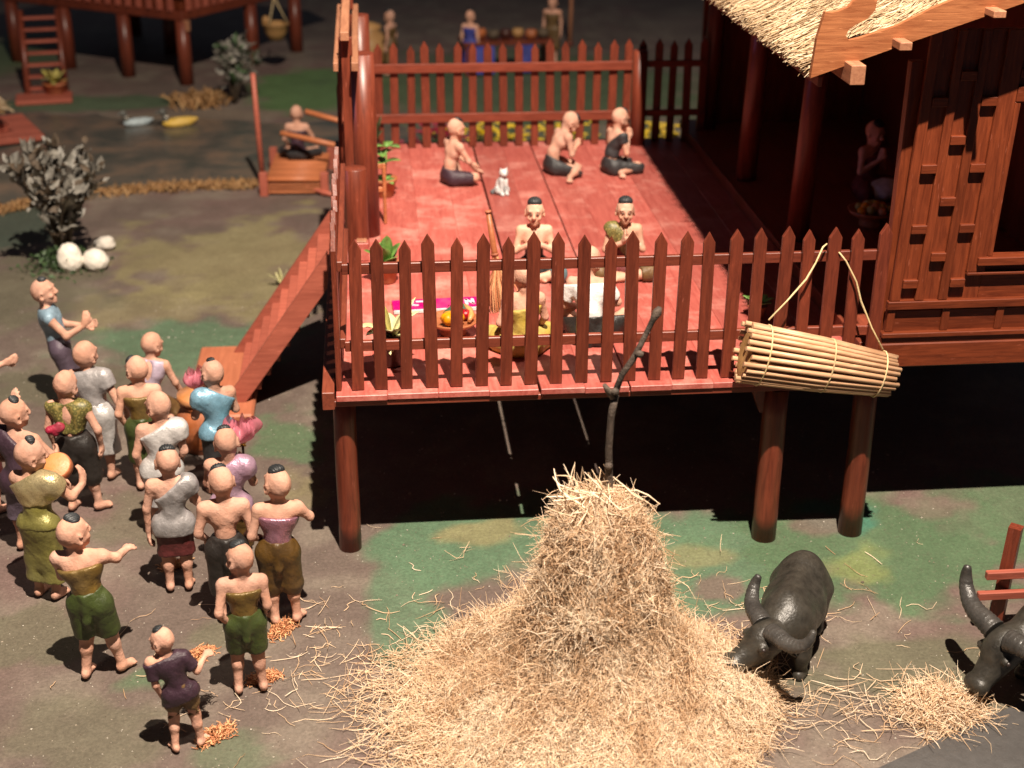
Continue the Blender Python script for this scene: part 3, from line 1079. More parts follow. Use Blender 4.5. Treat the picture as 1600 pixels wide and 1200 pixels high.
wpart('ledge', -0.04, 3.2, 0.335, 0.383, YW - 0.045, YW + 0.06, 'househ')
wpart('ledge', -0.04, 3.2, 0.275, 0.333, YW - 0.02, YW + 0.06, 'househ')
wpart('ground_beam', -0.06, 3.3, 0.02, 0.272, YW - 0.035, YW + 0.10, 'househ', 0.012)
# floor, inner walls and columns
box('floor', (5.05, 0.2, H + 0.02), (9.2, 9.5, H + 0.15), 'raily', house)
box('floor_edge', (5.0, 0.35, H + 0.005), (5.045, 9.0, H + 0.17), 'raily', house)
box('inner_wall', (7.9, 0.2, H + 0.151), (8.0, 9.5, H + 4.0), 'housev', house)
box('inner_wall', (5.3, 9.3, H + 0.151), (7.89, 9.4, H + 4.0), 'housev', house)
for x, y in ((5.28, 3.62), (5.28, 6.15), (5.35, 8.95)):
    rod('column', (x, y, H + 0.152), (x + 0.10, y, 5.02), 0.135, 0.125, 'post', house, 20)
box('corner_post', (HX + 0.002, 0.19, H + 0.152), (HX + 0.12, 0.30, H + 3.0), 'housev', house)
for x, y in ((5.006, 0.03), (5.05, 4.4), (5.05, 8.6), (7.6, 0.4), (7.6, 4.4), (7.6, 8.6)):
    rod('stilt', (x, y, 0), (x, y, H + 0.0), 0.122, 0.115, 'post', house, 18, 5, 0.003)
box('step_block', (4.86, 3.35, H + 0.006), (4.995, 3.85, H + 0.10), 'deck', house)
# roof
RX0, RZ0, SL = 4.07, 4.87, 0.36


def rz(x):
    return RZ0 + (x - RX0) * SL


roof = MB().add([(RX0, -0.28, RZ0 - 0.06), (9.4, -0.28, rz(9.4) - 0.06), (9.4, 9.8, rz(9.4) - 0.06), (RX0, 9.8, RZ0 - 0.06),
                 (RX0 + 0.02, -0.28, RZ0 + 0.03), (9.4, -0.28, rz(9.4) + 0.03), (9.4, 9.8, rz(9.4) + 0.03), (RX0 + 0.02, 9.8, RZ0 + 0.03)],
                [(0, 3, 2, 1), (4, 5, 6, 7), (0, 1, 5, 4), (1, 2, 6, 5), (2, 3, 7, 6), (3, 0, 4, 7)]).build('roof', 'haycore', house)
box('eave_board', (RX0 + 0.05, -0.3, RZ0 - 0.15), (RX0 + 0.09, 9.7, RZ0 - 0.063), 'raily', roof)
n = 11000
x = RX0 + 0.08 + RNG.random(n) ** 1.0 * 2.6
y = -0.17 + RNG.random(n) ** 1.5 * 6.5
L_ = RNG.uniform(0.25, 0.5, n)
lay = (np.floor((x - RX0) / 0.22) * 0.22)
p0 = np.stack([x, y, rz(x) + 0.035 + RNG.random(n) * 0.04], 1)
d = np.stack([-np.ones(n), RNG.normal(0.12, 0.16, n), np.full(n, -SL - 0.08) + RNG.normal(0, 0.05, n)], 1)
pts = curved(p0, d, L_, 5, 0.25)
strand_obj('thatch_straw', pts, RNG.uniform(0.004, 0.009, n), 'thatch', roof)
n = 5000   # fringe along the eave
y = -0.2 + RNG.random(n) ** 1.3 * 6.0
p0 = np.stack([np.full(n, RX0 + 0.10) + RNG.normal(0, 0.03, n), y, RZ0 + RNG.uniform(-0.03, 0.05, n)], 1)
d = np.stack([-np.ones(n), RNG.normal(0.15, 0.2, n), np.full(n, -0.75) + RNG.normal(0, 0.15, n)], 1)
strand_obj('eave_fringe', curved(p0, d, RNG.uniform(0.13, 0.24, n), 5, 0.35), RNG.uniform(0.0035, 0.008, n), 'thatch', roof)
# barge board with curled tail, at the gable plane
YB = -0.33
out = [(1265, 121), (1275, 60), (1288, 18), (1298, 19), (1309, 17), (1324, 11), (1336, -2), (1342, -22), (1352, -30), (1362, -24), (1370, -4), (1366, 15),
       (1353, 29), (1335, 38), (1324, 46), (1320, 55), (1325, 62), (1341, 59), (1399, 40), (1456, 12), (1520, -14), (1700, -88),
       (1800, -128), (1800, -72), (1600, 3), (1430, 62)]
poly = [(AY(px, py, YB)[0], AY(px, py, YB)[2]) for px, py in out][::-1]
MB().prism(poly, YB - 0.03, YB + 0.03).build('barge_board', 'barge', roof)
for px, py, w, h in ((1341, 118, 0.13, 0.17), (1416, 73, 0.11, 0.07), (1563, 23, 0.11, 0.06)):
    c = AY(px, py, -0.56)
    box('purlin', (c[0] - w / 2, -0.56, c[2] - h / 2), (c[0] + w / 2, 9.0, c[2] + h / 2), 'beam', roof)


# ================================================================== clay people
def rotm(yaw=0, pitch=0, roll=0):
    """columns: head right, forward, up. yaw>0 turns left, pitch>0 looks up, roll>0 tilts right"""
    cy, sy, cp, sp, cr, sr = (math.cos(yaw), math.sin(yaw), math.cos(pitch), math.sin(pitch), math.cos(roll), math.sin(roll))
    Rz = np.array(((cy, -sy, 0), (sy, cy, 0), (0, 0, 1)))
    Rx = np.array(((1, 0, 0), (0, cp, -sp), (0, sp, cp)))
    Ry = np.array(((cr, 0, sr), (0, 1, 0), (-sr, 0, cr)))
    return Rz @ Rx @ Ry


def stand(lean=(0, 0), **o):
    """joints of a standing clay figure, facing +y; left is -x"""
    lx, ly = lean
    J = dict(hl=(-.088, 0, .74), hr=(.088, 0, .74), kl=(-.095, .015, .40), kr=(.095, .015, .40), al=(-.10, -.01, .07), ar=(.10, -.01, .07),
             tl=(-.115, .14, .035), tr=(.115, .14, .035), pe=(0, 0, .79), wa=(lx * .35, ly * .35 + .01, .93), ch=(lx * .8, ly * .8 + .015, 1.08),
             nk=(lx, ly, 1.20), hd=(lx * 1.25, ly * 1.25 + .02, 1.415), sl=(lx - .19, ly, 1.165), sr=(lx + .19, ly, 1.165),
             el=(lx * .7 - .235, ly - .03, .93), er=(lx * .7 + .235, ly - .03, .93), wl=(lx * .4 - .24, ly + .03, .72), wr=(lx * .4 + .24, ly + .03, .72),
             dl=(0, .2, -1), dr=(0, .2, -1), nl=(1, 0, 0), nr=(-1, 0, 0), face=(0, 0, 0), curl=.03)
    J.update(o)
    return {k: (np.array(v, float) if isinstance(v, tuple) else v) for k, v in J.items()}


def sit(**o):
    """joints of a figure sitting on the floor with folded legs"""
    J = dict(hl=(-.10, 0, .115), hr=(.10, 0, .115), kl=(-.34, .30, .11), kr=(.34, .30, .11), al=(.06, .34, .06), ar=(-.06, .28, .05),
             tl=(.17, .37, .04), tr=(-.17, .34, .04), pe=(0, -.01, .16), wa=(0, 0, .32), ch=(0, .03, .50), nk=(0, .03, .64), hd=(0, .06, .86),
             sl=(-.19, .03, .60), sr=(.19, .03, .60), el=(-.28, .06, .36), er=(.28, .06, .36), wl=(-.22, .24, .20), wr=(.22, .24, .20),
             dl=(.3, 1, -.3), dr=(-.3, 1, -.3), nl=(0, .3, -1), nr=(0, .3, -1), face=(0, 0, 0), curl=.03)
    J.update(o)
    return {k: (np.array(v, float) if isinstance(v, tuple) else v) for k, v in J.items()}


def wai(J, y=.17, z=-.06, out=.0):
    """palms pressed together in front of the chest"""
    n = J['nk']
    base = np.array((n[0], n[1] + y, n[2] + z - .10))
    for s, e, w, d, nn, x in (('sl', 'el', 'wl', 'dl', 'nl', -1), ('sr', 'er', 'wr', 'dr', 'nr', 1)):
        J[e] = np.array((n[0] + x * .26, n[1] + .05, n[2] - .29))
        J[w] = base + np.array((x * .035, -.01, -.04))
        J[d] = np.array((-x * .12, .25, 1.0))
        J[nn] = np.array((-x, 0, 0.0))
    J['curl'] = .0
    return J


def torso(S, J, f, lo=True):
    S.rc(J['hl'], J['hr'], .090 + f, .090 + f)
    S.rc(J['pe'], J['wa'], .108 + f, .095 + f)
    S.rc(J['wa'], J['ch'], .095 + f, .114 + f)
    u = J['sr'] - J['sl']
    c = J['ch']
    S.rc(c - u * .17, c + u * .17, .106 + f, .106 + f)
    S.rc(J['ch'] + (J['nk'] - J['ch']) * .6 - u * .25, J['ch'] + (J['nk'] - J['ch']) * .6 + u * .25, .085 + f, .085 + f)


def body_sdf(J):
    S = SDF(.045)
    torso(S, J, 0)
    S.rc(J['sl'], J['sr'], .062, .062)
    for s in 'lr':
        h, k, a, t = J['h' + s], J['k' + s], J['a' + s], J['t' + s]
        S.rc(h, k, .088, .066)
        S.rc(k, a, .060, .041)
        cm = k + (a - k) * .3 + np.array((0, -.014, 0)) * (1 if J['pe'][2] > .5 else 0)
        S.el(cm, .058)
        f = t - a
        S.rc(a + np.array((0, 0, -.012)) - f * .22, t - f * .25, .040, .040, .03)
        fw = f / (np.linalg.norm(f) + 1e-9)
        sd = np.cross(fw, (0, 0, 1.0))
        for i in range(5):
            p = t - f * .28 + sd * (i - 2) * .021
            S.rc(p, p + fw * (.055 - .008 * abs(i - 1)), .017, .013, .01)
        sh, e, w = J['s' + s], J['e' + s], J['w' + s]
        S.rc(sh, e, .054, .044)
        S.rc(e, w, .043, .032, .025)
        d = J['d' + s] / np.linalg.norm(J['d' + s])
        n = J['n' + s] - d * (J['n' + s] @ d)
        n = n / np.linalg.norm(n)
        lat = np.cross(d, n)
        sg = 1 if s == 'l' else -1
        p0 = w + d * .035
        S.rc(p0 - lat * .018, p0 + d * .05 - lat * .020, .027, .024, .02)
        S.rc(p0 + lat * .018, p0 + d * .05 + lat * .020, .027, .024, .02)
        for i in range(4):
            b = p0 + d * .06 + lat * (i - 1.5) * .026
            ln = (.062, .074, .070, .054)[i if sg > 0 else 3 - i]
            m = b + d * ln * .55 + n * J['curl'] * .4
            S.rc(b, m, .0150, .0140, .006)
            S.rc(m, m + d * ln * .5 * (1 - J['curl'] * 4) + n * J['curl'], .0140, .0125, .006)
        b = p0 + lat * .034 * sg
        S.rc(b, b + d * .035 + lat * .03 * sg + n * .012, .017, .015, .01)
        S.rc(b + d * .035 + lat * .03 * sg + n * .012, b + d * .07 + lat * .035 * sg + n * .02, .015, .013, .006)
    R = rotm(*J['face'])
    hd = J['hd']
    P = lambda x, y, z: hd + R @ np.array((x, y, z))
    S.rc(J['nk'] - np.array((0, 0, .03)), P(0, -.035, -.10), .068, .062, .03)
    S.el(P(0, -.012, .02), (.133, .158, .148), R, .02)
    S.el(P(0, .030, -.062), (.098, .105, .108), R, .03)
    S.el(P(0, .092, -.142), (.045, .036, .032), R, .03)
    # brow, sockets, eyes, nose, mouth, cheeks, ears
    S.rc(P(-.07, .128, .035), P(.07, .128, .035), .020, .020, .02)
    for x in (-1, 1):
        S.el(P(x * .052, .152, -.004), (.036, .026, .017), R, .012, 's')
        S.el(P(x * .052, .124, -.006), (.030, .024, .013), R, .006)
        S.el(P(x * .068, .100, -.06), (.036, .036, .034), R, .02)
        S.el(P(x * .135, -.012, -.022), (.020, .044, .062), R @ rotm(-x * .35), .008)
        S.el(P(x * .147, .002, -.020), (.012, .024, .036), R @ rotm(-x * .35), .006, 's')
    S.rc(P(0, .140, .02), P(0, .168, -.044), .017, .026, .012)
    for x in (-1, 1):
        S.el(P(x * .024, .155, -.050), (.018, .018, .014), R, .008)
    S.rc(P(-.032, .130, -.092), P(.032, .130, -.092), .013, .013, .008)
    S.rc(P(-.028, .126, -.112), P(.028, .126, -.112), .014, .014, .008)
    S.rc(P(-.046, .136, -.099), P(.046, .136, -.099), .0065, .0065, .005, op='s')
    return S


def hair_mesh(R, hd, cx=0.0, cy=.35, a=.60, b=.75, th=.022, ribs=9):
    """combed patch of hair on the skull, centred on direction (cx, cy, 1)"""
    c = np.array((cx, cy, 1.0))
    c /= np.linalg.norm(c)
    e1 = np.cross((0, 1.0, 0), c)
    e1 /= np.linalg.norm(e1)
    e2 = np.cross(c, e1)
    nr, nt = 14, 60
    V, Q = [], []
    r = np.array((.133, .158, .148))
    for i in range(nr + 1):
        rho = i / nr
        for k in range(nt):
            ph = 2 * math.pi * k / nt
            u, v = rho * math.cos(ph), rho * math.sin(ph)
            d = c + e1 * math.tan(a) * u * .8 + e2 * math.tan(b) * v * .8
            d /= np.linalg.norm(d)
            rad = 1 / math.sqrt(np.sum((d / r) ** 2))
            edge = (1 - rho ** 4)
            rib = (abs(math.sin(u * ribs * 1.6)) - .5) * .011 * min(1, (1 - rho) * 5 + .3)
            rad += -.010 + (th + .010) * edge + rib
            V.append(hd + R @ (d * rad + np.array((0, -.012, .02))))
    for i in range(nr):
        for k in range(nt):
            k2 = (k + 1) % nt
            Q.append((i * nt + k, (i + 1) * nt + k, (i + 1) * nt + k2, i * nt + k2))
    return fast_mesh('hair', V, Q, True)


def g_torso(J, f, top, bot, lean=0.0, sh=False, vox=.014, tilt=0.0, extra=None, tb=0.0):
    """cloth round the trunk from bot to top (height above the hips along the spine)"""
    S = SDF(.05)
    torso(S, J, f)
    sp = J['nk'] - J['pe']
    sp = sp / np.linalg.norm(sp)
    rt = (J['sr'] - J['sl']) / np.linalg.norm(J['sr'] - J['sl'])
    if sh:
        S.rc(J['sl'], J['sr'], .062 + f, .062 + f)
        if sh in ('l', 'r'):
            s_, e_ = J['s' + sh], J['e' + sh]
            S.rc(s_, s_ + (e_ - s_) * .42, .066 + f, .062 + f, cap=1.0)
    if bot < -.04:
        for s in 'lr':
            S.rc(J['h' + s], J['h' + s] + (J['k' + s] - J['h' + s]) * .62, .116 + f, .112 + f)
        S.rc((J['hl'] + J['hr']) / 2, (J['kl'] + J['kr']) / 2 * .5 + (J['hl'] + J['hr']) / 4, .118 + f, .11 + f)
    if extra:
        extra(S)
    S.cut(J['pe'] + sp * top, sp + rt * tilt)
    S.cut(J['pe'] + sp * bot, -sp - rt * tb)
    return S


def g_skirt(J, f, zb, flare=.03, top=.12):
    """long wrapped skirt around both legs"""
    S = SDF(.07)
    torso(S, J, f)
    for s in 'lr':
        h, k, a = J['h' + s], J['k' + s], J['a' + s]
        t = np.clip((k[2] - zb) / max(.05, k[2] - a[2]), 0, 1)
        e = k + (a - k) * t
        S.rc(h, k, .105 + f, .088 + f)
        S.rc(k, e, .088 + f, .075 + f + flare, cap=1.0)
    kk = (J['kl'] + J['kr']) / 2
    S.rc((J['hl'] + J['hr']) / 2, kk, .11 + f, .08 + f)
    S.cut(J['pe'] + np.array((0, 0, top)), (0, 0, 1))
    S.cut((0, 0, zb), (0, 0, -1))
    return S


def g_shorts(J, f, t=.95, knot=True, low=None, top=.10):
    """draped short trousers with a tail of cloth tucked at the back"""
    S = SDF(.03)
    S.rc(J['hl'], J['hr'], .105 + f, .105 + f, .05)
    S.rc(J['pe'], J['wa'], .122 + f, .112 + f, .05)
    for s in 'lr':
        h, k, a = J['h' + s], J['k' + s], J['a' + s]
        if t <= 1:
            S.rc(h, h + (k - h) * t, .104 + f, .090 + f, cap=1.0)
        else:
            S.rc(h, k, .104 + f, .086 + f, .04)
            S.rc(k, k + (a - k) * (t - 1), .090 + f, .078 + f, .03, cap=1.0)
        m = h + (k - h) * .6
        S.rc(m + np.array((-.06, -.06, .03)), m + np.array((.05, -.08, -.01)), .020, .016, .02)   # folds
        m = h + (k - h) * .82
        S.rc(m + np.array((-.06, -.055, -.01)), m + np.array((.06, -.06, .03)), .020, .014, .02)
    if knot:
        p = (J['hl'] + J['hr']) / 2
        S.rc(p + np.array((0, -.115, .11)), p + np.array((0, -.125, -.10)), .036 + f * .4, .042, .02)
        S.rc(p + np.array((0, -.125, -.10)), p + np.array((0, -.06, -.20)), .042, .03, .02)
    sp = J['nk'] - J['pe']
    sp = sp / np.linalg.norm(sp)
    S.cut(J['pe'] + sp * top, sp)
    return S


N_FIG = [0]


def person(label, loc, rz, J, cloth, hair=None, scale=1.0, skin='skin', extra_parts=None, eyes=False, lips=False, group=None, cat='figurine', vox=.0152):
    t = thing('person', label, cat, loc, rz, group)
    t.scale = (scale * .88, scale * .88, scale * .985)
    body = body_sdf(J).mesh('body', vox, .0026)
    # heads a little smaller than the skull block they were shaped from
    axis = J['hd'] - J['nk']
    pv = J['nk'] + axis * .3
    axis = axis / np.linalg.norm(axis)

    def shrink(me, all_=False):
        co = np.empty(len(me.vertices) * 3, np.float32)
        me.vertices.foreach_get('co', co)
        co = co.reshape(-1, 3)
        w = np.clip(((co - pv) @ axis) / .10, 0, 1) * np.clip((.27 - np.linalg.norm(co - J['hd'], axis=1)) / .05, 0, 1)
        if all_:
            w = np.ones(len(co))
        co = pv + (co - pv) * (1 - .085 * w)[:, None]
        me.vertices.foreach_set('co', co.astype(np.float32).ravel())
        me.update()
    shrink(body)
    bo = link('body', body, skin, t)
    cloth = [c_ for c_ in cloth if c_]
    for nm, S, mat in cloth:
        link(nm, S.mesh(nm, .0165, .0032), mat, t)
    R = rotm(*J['face'])
    if hair:
        hm = hair_mesh(R, J['hd'], **hair)
        shrink(hm, True)
        link('hair', hm, 'hair', bo)
    if eyes:
        for x in (-1, 1):
            mb = MB()
            mb.tube([J['hd'] + R @ np.array((x * .052 + u, .150 - abs(u) * .25, -.006 + (.006 - 14 * u * u))) for u in np.linspace(-.026, .026, 7)],
                    [.002, .0045, .006, .0065, .006, .0045, .002], 6)
            shrink(mb.build('eye', 'eye', bo).data, True)
            mb = MB()
            mb.tube([J['hd'] + R @ np.array((x * .055 + u, .151 - abs(u) * .35, .030 + (.004 - 8 * u * u))) for u in np.linspace(-.03, .03, 7)],
                    [.001, .002, .0027, .003, .0027, .002, .001], 6)
            shrink(mb.build('eyebrow', 'hair', bo).data, True)
    if lips:
        mb = MB()
        mb.tube([J['hd'] + R @ np.array((u, .143 - abs(u) * .25, -.100 + 3 * u * u)) for u in np.linspace(-.04, .04, 7)],
                [.002, .005, .007, .0075, .007, .005, .002], 6)
        shrink(mb.build('mouth', 'lip', bo).data, True)
    if extra_parts:
        extra_parts(t)
    N_FIG[0] += 1
    return t


HAIR = dict(cy=.32, a=.82, b=.72, th=.03)
D = math.radians


def at(px, py, z=0.0):
    p = G(px, py, z)
    p[2] = z + 0.002
    return p


# ---- the crowd in the yard (front to back)
J = stand(lean=(-.12, .02), face=(.85, -.15, 0), er=(.21, .0, .98), wr=(.32, .16, 1.03), dr=(.5, .8, .2), nr=(0, 0, -1), el=(-.28, -.02, .90), wl=(-.20, .06, .66),
          kl=(-.11, .05, .40), al=(-.13, -.03, .07), kr=(.14, .03, .40), ar=(.18, .0, .07), tl=(-.17, .12, .035), tr=(.27, .13, .035))
S = g_torso(J, .03, .40, .06)
sleeves = SDF(.03)
for s in 'lr':
    sleeves.rc(J['s' + s], J['s' + s] + (J['e' + s] - J['s' + s]) * .75, .085, .078, cap=1.0)


def shirt_extra(S_):
    for s in 'lr':
        S_.rc(J['s' + s], J['s' + s] + (J['e' + s] - J['s' + s]) * .75, .086, .080, .03, cap=1.0)
    S_.rc(J['sl'], J['sr'], .075, .075)


S = g_torso(J, .026, .455, -.12, extra=shirt_extra)
S2 = g_shorts(J, .012, .55, knot=False)
person('child figurine in dark purple short sleeved shirt, nearest the camera', at(292, 1170), D(12), J, [('shirt', S, 'purple'), ('shorts', S2, 'umber')],
       dict(cx=-.05, cy=.3, a=.7, b=.6, ribs=5), 0.76)

J = stand(face=(.65, -.1, .1), el=(-.25, -.10, .93), wl=(-.16, -.02, .77), er=(.23, -.05, .93), wr=(.20, .09, .80), kl=(-.10, .05, .41), al=(-.12, -.02, .07),
          kr=(.10, .01, .40), ar=(.13, -.02, .07))
person('figurine in olive strapless top and green shorts, second nearest, orange fluff at its feet', at(392, 1080), D(8), J,
       [('top', g_torso(J, .028, .33, .00), 'olive'), ('shorts', g_shorts(J, .022, .85), 'green')], HAIR, 0.95)

J = stand(lean=(-.06, 0), face=(-.75, .15, 0), sr=(.15, .05, 1.17), er=(.25, .14, 1.11), wr=(.28, .32, 1.09), dr=(.05, 1, -.1), nr=(0, 0, -1),
          el=(-.26, .08, .96), wl=(-.16, .24, .92), dl=(.3, 1, 0), kl=(-.08, .02, .40), al=(-.11, -.03, .07), kr=(.13, .07, .41), ar=(.20, .10, .07), tr=(.27, .23, .035))
person('figurine in olive strapless top and green shorts reaching its right arm out sideways', at(156, 1058), D(-8), J,
       [('top', g_torso(J, .03, .33, .03), 'olive'), ('shorts', g_shorts(J, .024, .92), 'green')], dict(cx=.0, cy=.3, a=.8, b=.7), 1.04)

J = stand(lean=(.03, .02), face=(.55, .12, .05), er=(.33, .06, 1.06), wr=(.27, .27, 1.02), dr=(-.4, 1, 0), nr=(-1, 0, 0), el=(-.24, -.02, .93), wl=(-.15, .14, .82),
          kl=(-.08, .02, .40), al=(-.07, -.02, .07), kr=(.12, .02, .40), ar=(.15, .0, .07), tr=(.20, .13, .035))
person('figurine in shiny mauve strapless top and brown knee shorts beside the deck post', at(442, 974), D(2), J,
       [('top', g_torso(J, .028, .33, .00), 'mauve'), ('shorts', g_shorts(J, .026, 1.02), 'brown')], HAIR, 1.04)

J = stand(face=(.15, -.05, -.1), el=(-.26, -.02, .93), wl=(-.19, .12, .80), er=(.26, -.03, .93), wr=(.20, .12, .80))
person('bare backed figurine in knotted black trousers in front of the lilac draped one', at(364, 968), D(6), J,
       [('trousers', g_shorts(J, .02, 1.35), 'black')], dict(cy=.4, a=.8, b=.6), 1.04)

J = stand(face=(.2, 0, .05), el=(-.26, .0, .93), wl=(-.27, .02, .66), er=(.26, .06, .94), wr=(.20, .22, .88), dr=(-.1, 1, .2))
person('figurine in dull silver one shoulder dress over a maroon skirt, black combed hair', at(282, 922), D(4), J,
       [('dress', g_torso(J, .03, .36, -.13, sh='r', tilt=-.75), 'grey'), ('skirt', g_skirt(J, .008, .42), 'maroon')], dict(cy=.05, a=.85, b=.55), 1.0)

J = stand(face=(.1, -.2, -.15), el=(-.25, .06, .95), wl=(-.10, .26, .98), dl=(.2, .6, 1), er=(.24, .08, .96), wr=(.13, .26, 1.02), dr=(-.2, .5, 1))
lil = person('figurine in lilac one shoulder drape holding up a pink gauze flower', at(370, 893), D(-6), J,
             [('drape', g_torso(J, .034, .42, -.10, sh='r', tilt=-.6), 'lilac'), ('skirt', g_skirt(J, .012, .30), 'brown')], dict(cy=.1, a=.75, b=.55), 1.02)

J = stand(lean=(.02, .03), face=(.75, -.1, -.05), el=(-.25, .0, .92), wl=(-.22, .08, .72), er=(.25, .02, .92), wr=(.20, .14, .80))
person('bald figurine in bright silver tunic and pale skirt behind the dull silver one', at(264, 838), D(4), J,
       [('tunic', g_torso(J, .034, .42, -.10, sh='r', tilt=-.55), 'silver'), ('skirt', g_skirt(J, .018, .38), 'grey')], None, 1.05)

J = stand(face=(.25, -.1, .1), el=(-.24, .08, .96), wl=(-.08, .25, 1.00), dl=(.2, .5, 1), er=(.25, .03, .95), wr=(.14, .22, .98), dr=(-.3, .5, 1), lean=(0, .02))
person('figurine in light blue metallic drape with pink flower by the big clay jar', at(350, 772), D(28), J,
       [('drape', g_torso(J, .036, .43, -.08, sh='l', tilt=.55), 'blue'), ('trousers', g_shorts(J, .02, 1.3, knot=False), 'charcoal')],
       dict(cx=-.05, cy=.15, a=.5, b=.5, ribs=5), 1.02)

J = stand(face=(.6, -.05, 0), el=(-.26, -.04, .93), wl=(-.19, .05, .76), er=(.25, .02, .93), wr=(.18, .12, .8))
person('figurine in olive strapless top and dark green trousers standing left of the silver tunic', at(234, 764), D(6), J,
       [('top', g_torso(J, .028, .34, .02), 'olive'), ('trousers', g_shorts(J, .02, 1.15), 'green')], dict(cx=-.4, cy=.9, a=.6, b=.6), 1.02)

J = stand(lean=(.03, .08), face=(-.55, -.15, 0), pe=(0, 0, .42), hl=(-.10, 0, .36), hr=(.10, 0, .36), wa=(.01, .05, .54), ch=(.02, .09, .70), nk=(.03, .14, .82),
          hd=(.04, .18, 1.03), sl=(-.16, .12, .78), sr=(.22, .12, .78), kl=(-.26, .28, .42), al=(-.24, .34, .07), tl=(-.26, .49, .035), kr=(.24, .30, .14), ar=(.22, -.06, .07),
          tr=(.24, -.2, .03), er=(.32, .16, .55), wr=(.36, .30, .34), dr=(.1, .6, -.6), nr=(0, -1, -.3), el=(-.28, .16, .58), wl=(-.26, .34, .50), dl=(.1, 1, -.2), nl=(0, 0, -1))


def vest_cut(S_):
    u = (J['sr'] - J['sl'])
    S_.rc(J['sl'] + u * .12, J['sr'] - u * .12, .075, .075)
    S_.rc(J['nk'] + np.array((0, -.16, .06)), J['wa'] + np.array((0, -.2, .0)), .085, .07, .015, op='s')


person('crouching bald figurine in pale lavender vest and brown trousers near the green patch', at(238, 668), D(-14), J,
       [('vest', g_torso(J, .026, .44, .02, extra=vest_cut), 'lavender'), ('trousers', g_shorts(J, .022, 1.5, knot=False), 'umber')], None, 1.0)

J = stand(lean=(-.06, .02), face=(-.35, .15, .05), el=(-.28, -.02, .95), wl=(-.24, .12, .80), er=(.28, -.01, .92), wr=(.30, .14, .78))
person('bald figurine in grey silver long sleeved dress, back turned, tallest of the rear group', at(164, 748), D(-14), J,
       [('dress', g_torso(J, .032, .47, -.02, sh='r', tilt=-.1), 'grey'), ('skirt', g_skirt(J, .03, .33, .035), 'silver')], None, 1.06)

J = stand(lean=(-.03, 0), face=(-.1, -.15, .2), el=(-.28, -.02, .94), wl=(-.27, .06, .74), er=(.28, -.02, .94), wr=(.27, .05, .74), kl=(-.10, .03, .40), al=(-.12, -.02, .07),
          kr=(.13, .03, .40), ar=(.18, .02, .07), tr=(.28, .12, .035))


def open_back(S_):
    S_.rc(J['sl'], J['sr'], .078, .078)
    S_.rc(J['nk'] + np.array((0, -.19, .08)), J['pe'] + np.array((0, -.22, .0)), .115, .105, .015, op='s')


person('figurine with bare back between plaid vest sides and baggy black knee trousers', at(132, 798), D(-10), J,
       [('vest', g_torso(J, .032, .45, .12, extra=open_back), 'plaid'), ('trousers', g_shorts(J, .035, 1.05), 'black')], None, 1.05)

J = stand(lean=(-.02, .05), face=(-.65, .05, .1), sr=(.18, .05, 1.16), er=(.30, .14, .98), wr=(.24, .30, .90), dr=(-.3, 1, .1), el=(-.26, .02, .95), wl=(-.20, .2, .85),
          kr=(.10, .02, .40), ar=(.14, -.02, .07), tr=(.26, .10, .035))
person('figurine in dark violet one shoulder dress at the left edge of the crowd', at(50, 860), D(-20), J,
       [('dress', g_torso(J, .03, .40, -.15, sh='l', tilt=.7), 'plum'), ('skirt', g_skirt(J, .014, .36), 'violet')], dict(cx=.1, cy=.2, a=.6, b=.5), 1.08)

J = stand(lean=(-.03, .04), face=(-.7, -.05, .12), sr=(.18, .05, 1.15), er=(.30, .16, 1.0), wr=(.30, .36, 1.04), dr=(-.2, .4, 1), nr=(-1, 0, 0), el=(-.22, .18, 1.02), wl=(.02, .30, 1.02), dl=(1, .3, 0))
drummer = person('figurine in gold sash and long olive dress carrying a round tan drum', at(78, 934), D(-24), J,
                 [('sash', g_torso(J, .040, .44, .17, sh='r', tilt=-.5), 'gold'), ('dress', g_torso(J, .026, .34, -.05), 'goldgreen'),
                  ('skirt', g_skirt(J, .016, .20), 'goldgreen')], dict(cx=-.1, cy=.15, a=.75, b=.45, ribs=5), 1.08)

J = stand(lean=(-.07, -.10), face=(-.25, .25, 0), sl=(-.23, -.10, 1.15), sr=(.14, -.08, 1.15), er=(.21, .10, .95), wr=(.20, .32, 1.05), dr=(0, .4, 1), nr=(-1, 0, 0),
          el=(-.27, .08, .94), wl=(-.18, .33, .92), dl=(.1, 1, .15), nl=(1, 0, .4), kl=(-.11, .11, .40), al=(-.13, .10, .07), kr=(.10, .10, .40), ar=(.11, .06, .07),
          tl=(-.14, .25, .035), tr=(.12, .22, .035))


def vest_b(S_):
    S_.rc(J['sl'], J['sr'], .074, .074)
    S_.rc(J['nk'] + np.array((0, .19, .05)), J['pe'] + np.array((0, .2, .0)), .08, .08, .015, op='s')


person('man figurine leaning back with both hands raised, light blue vest and violet trousers', at(106, 638), D(-78), J,
       [('vest', g_torso(J, .026, .45, .06, extra=vest_b), 'vestblue'), ('trousers', g_shorts(J, .018, 1.6, knot=False), 'violet')], dict(cy=.35, a=.6, b=.55, ribs=4), 1.08)

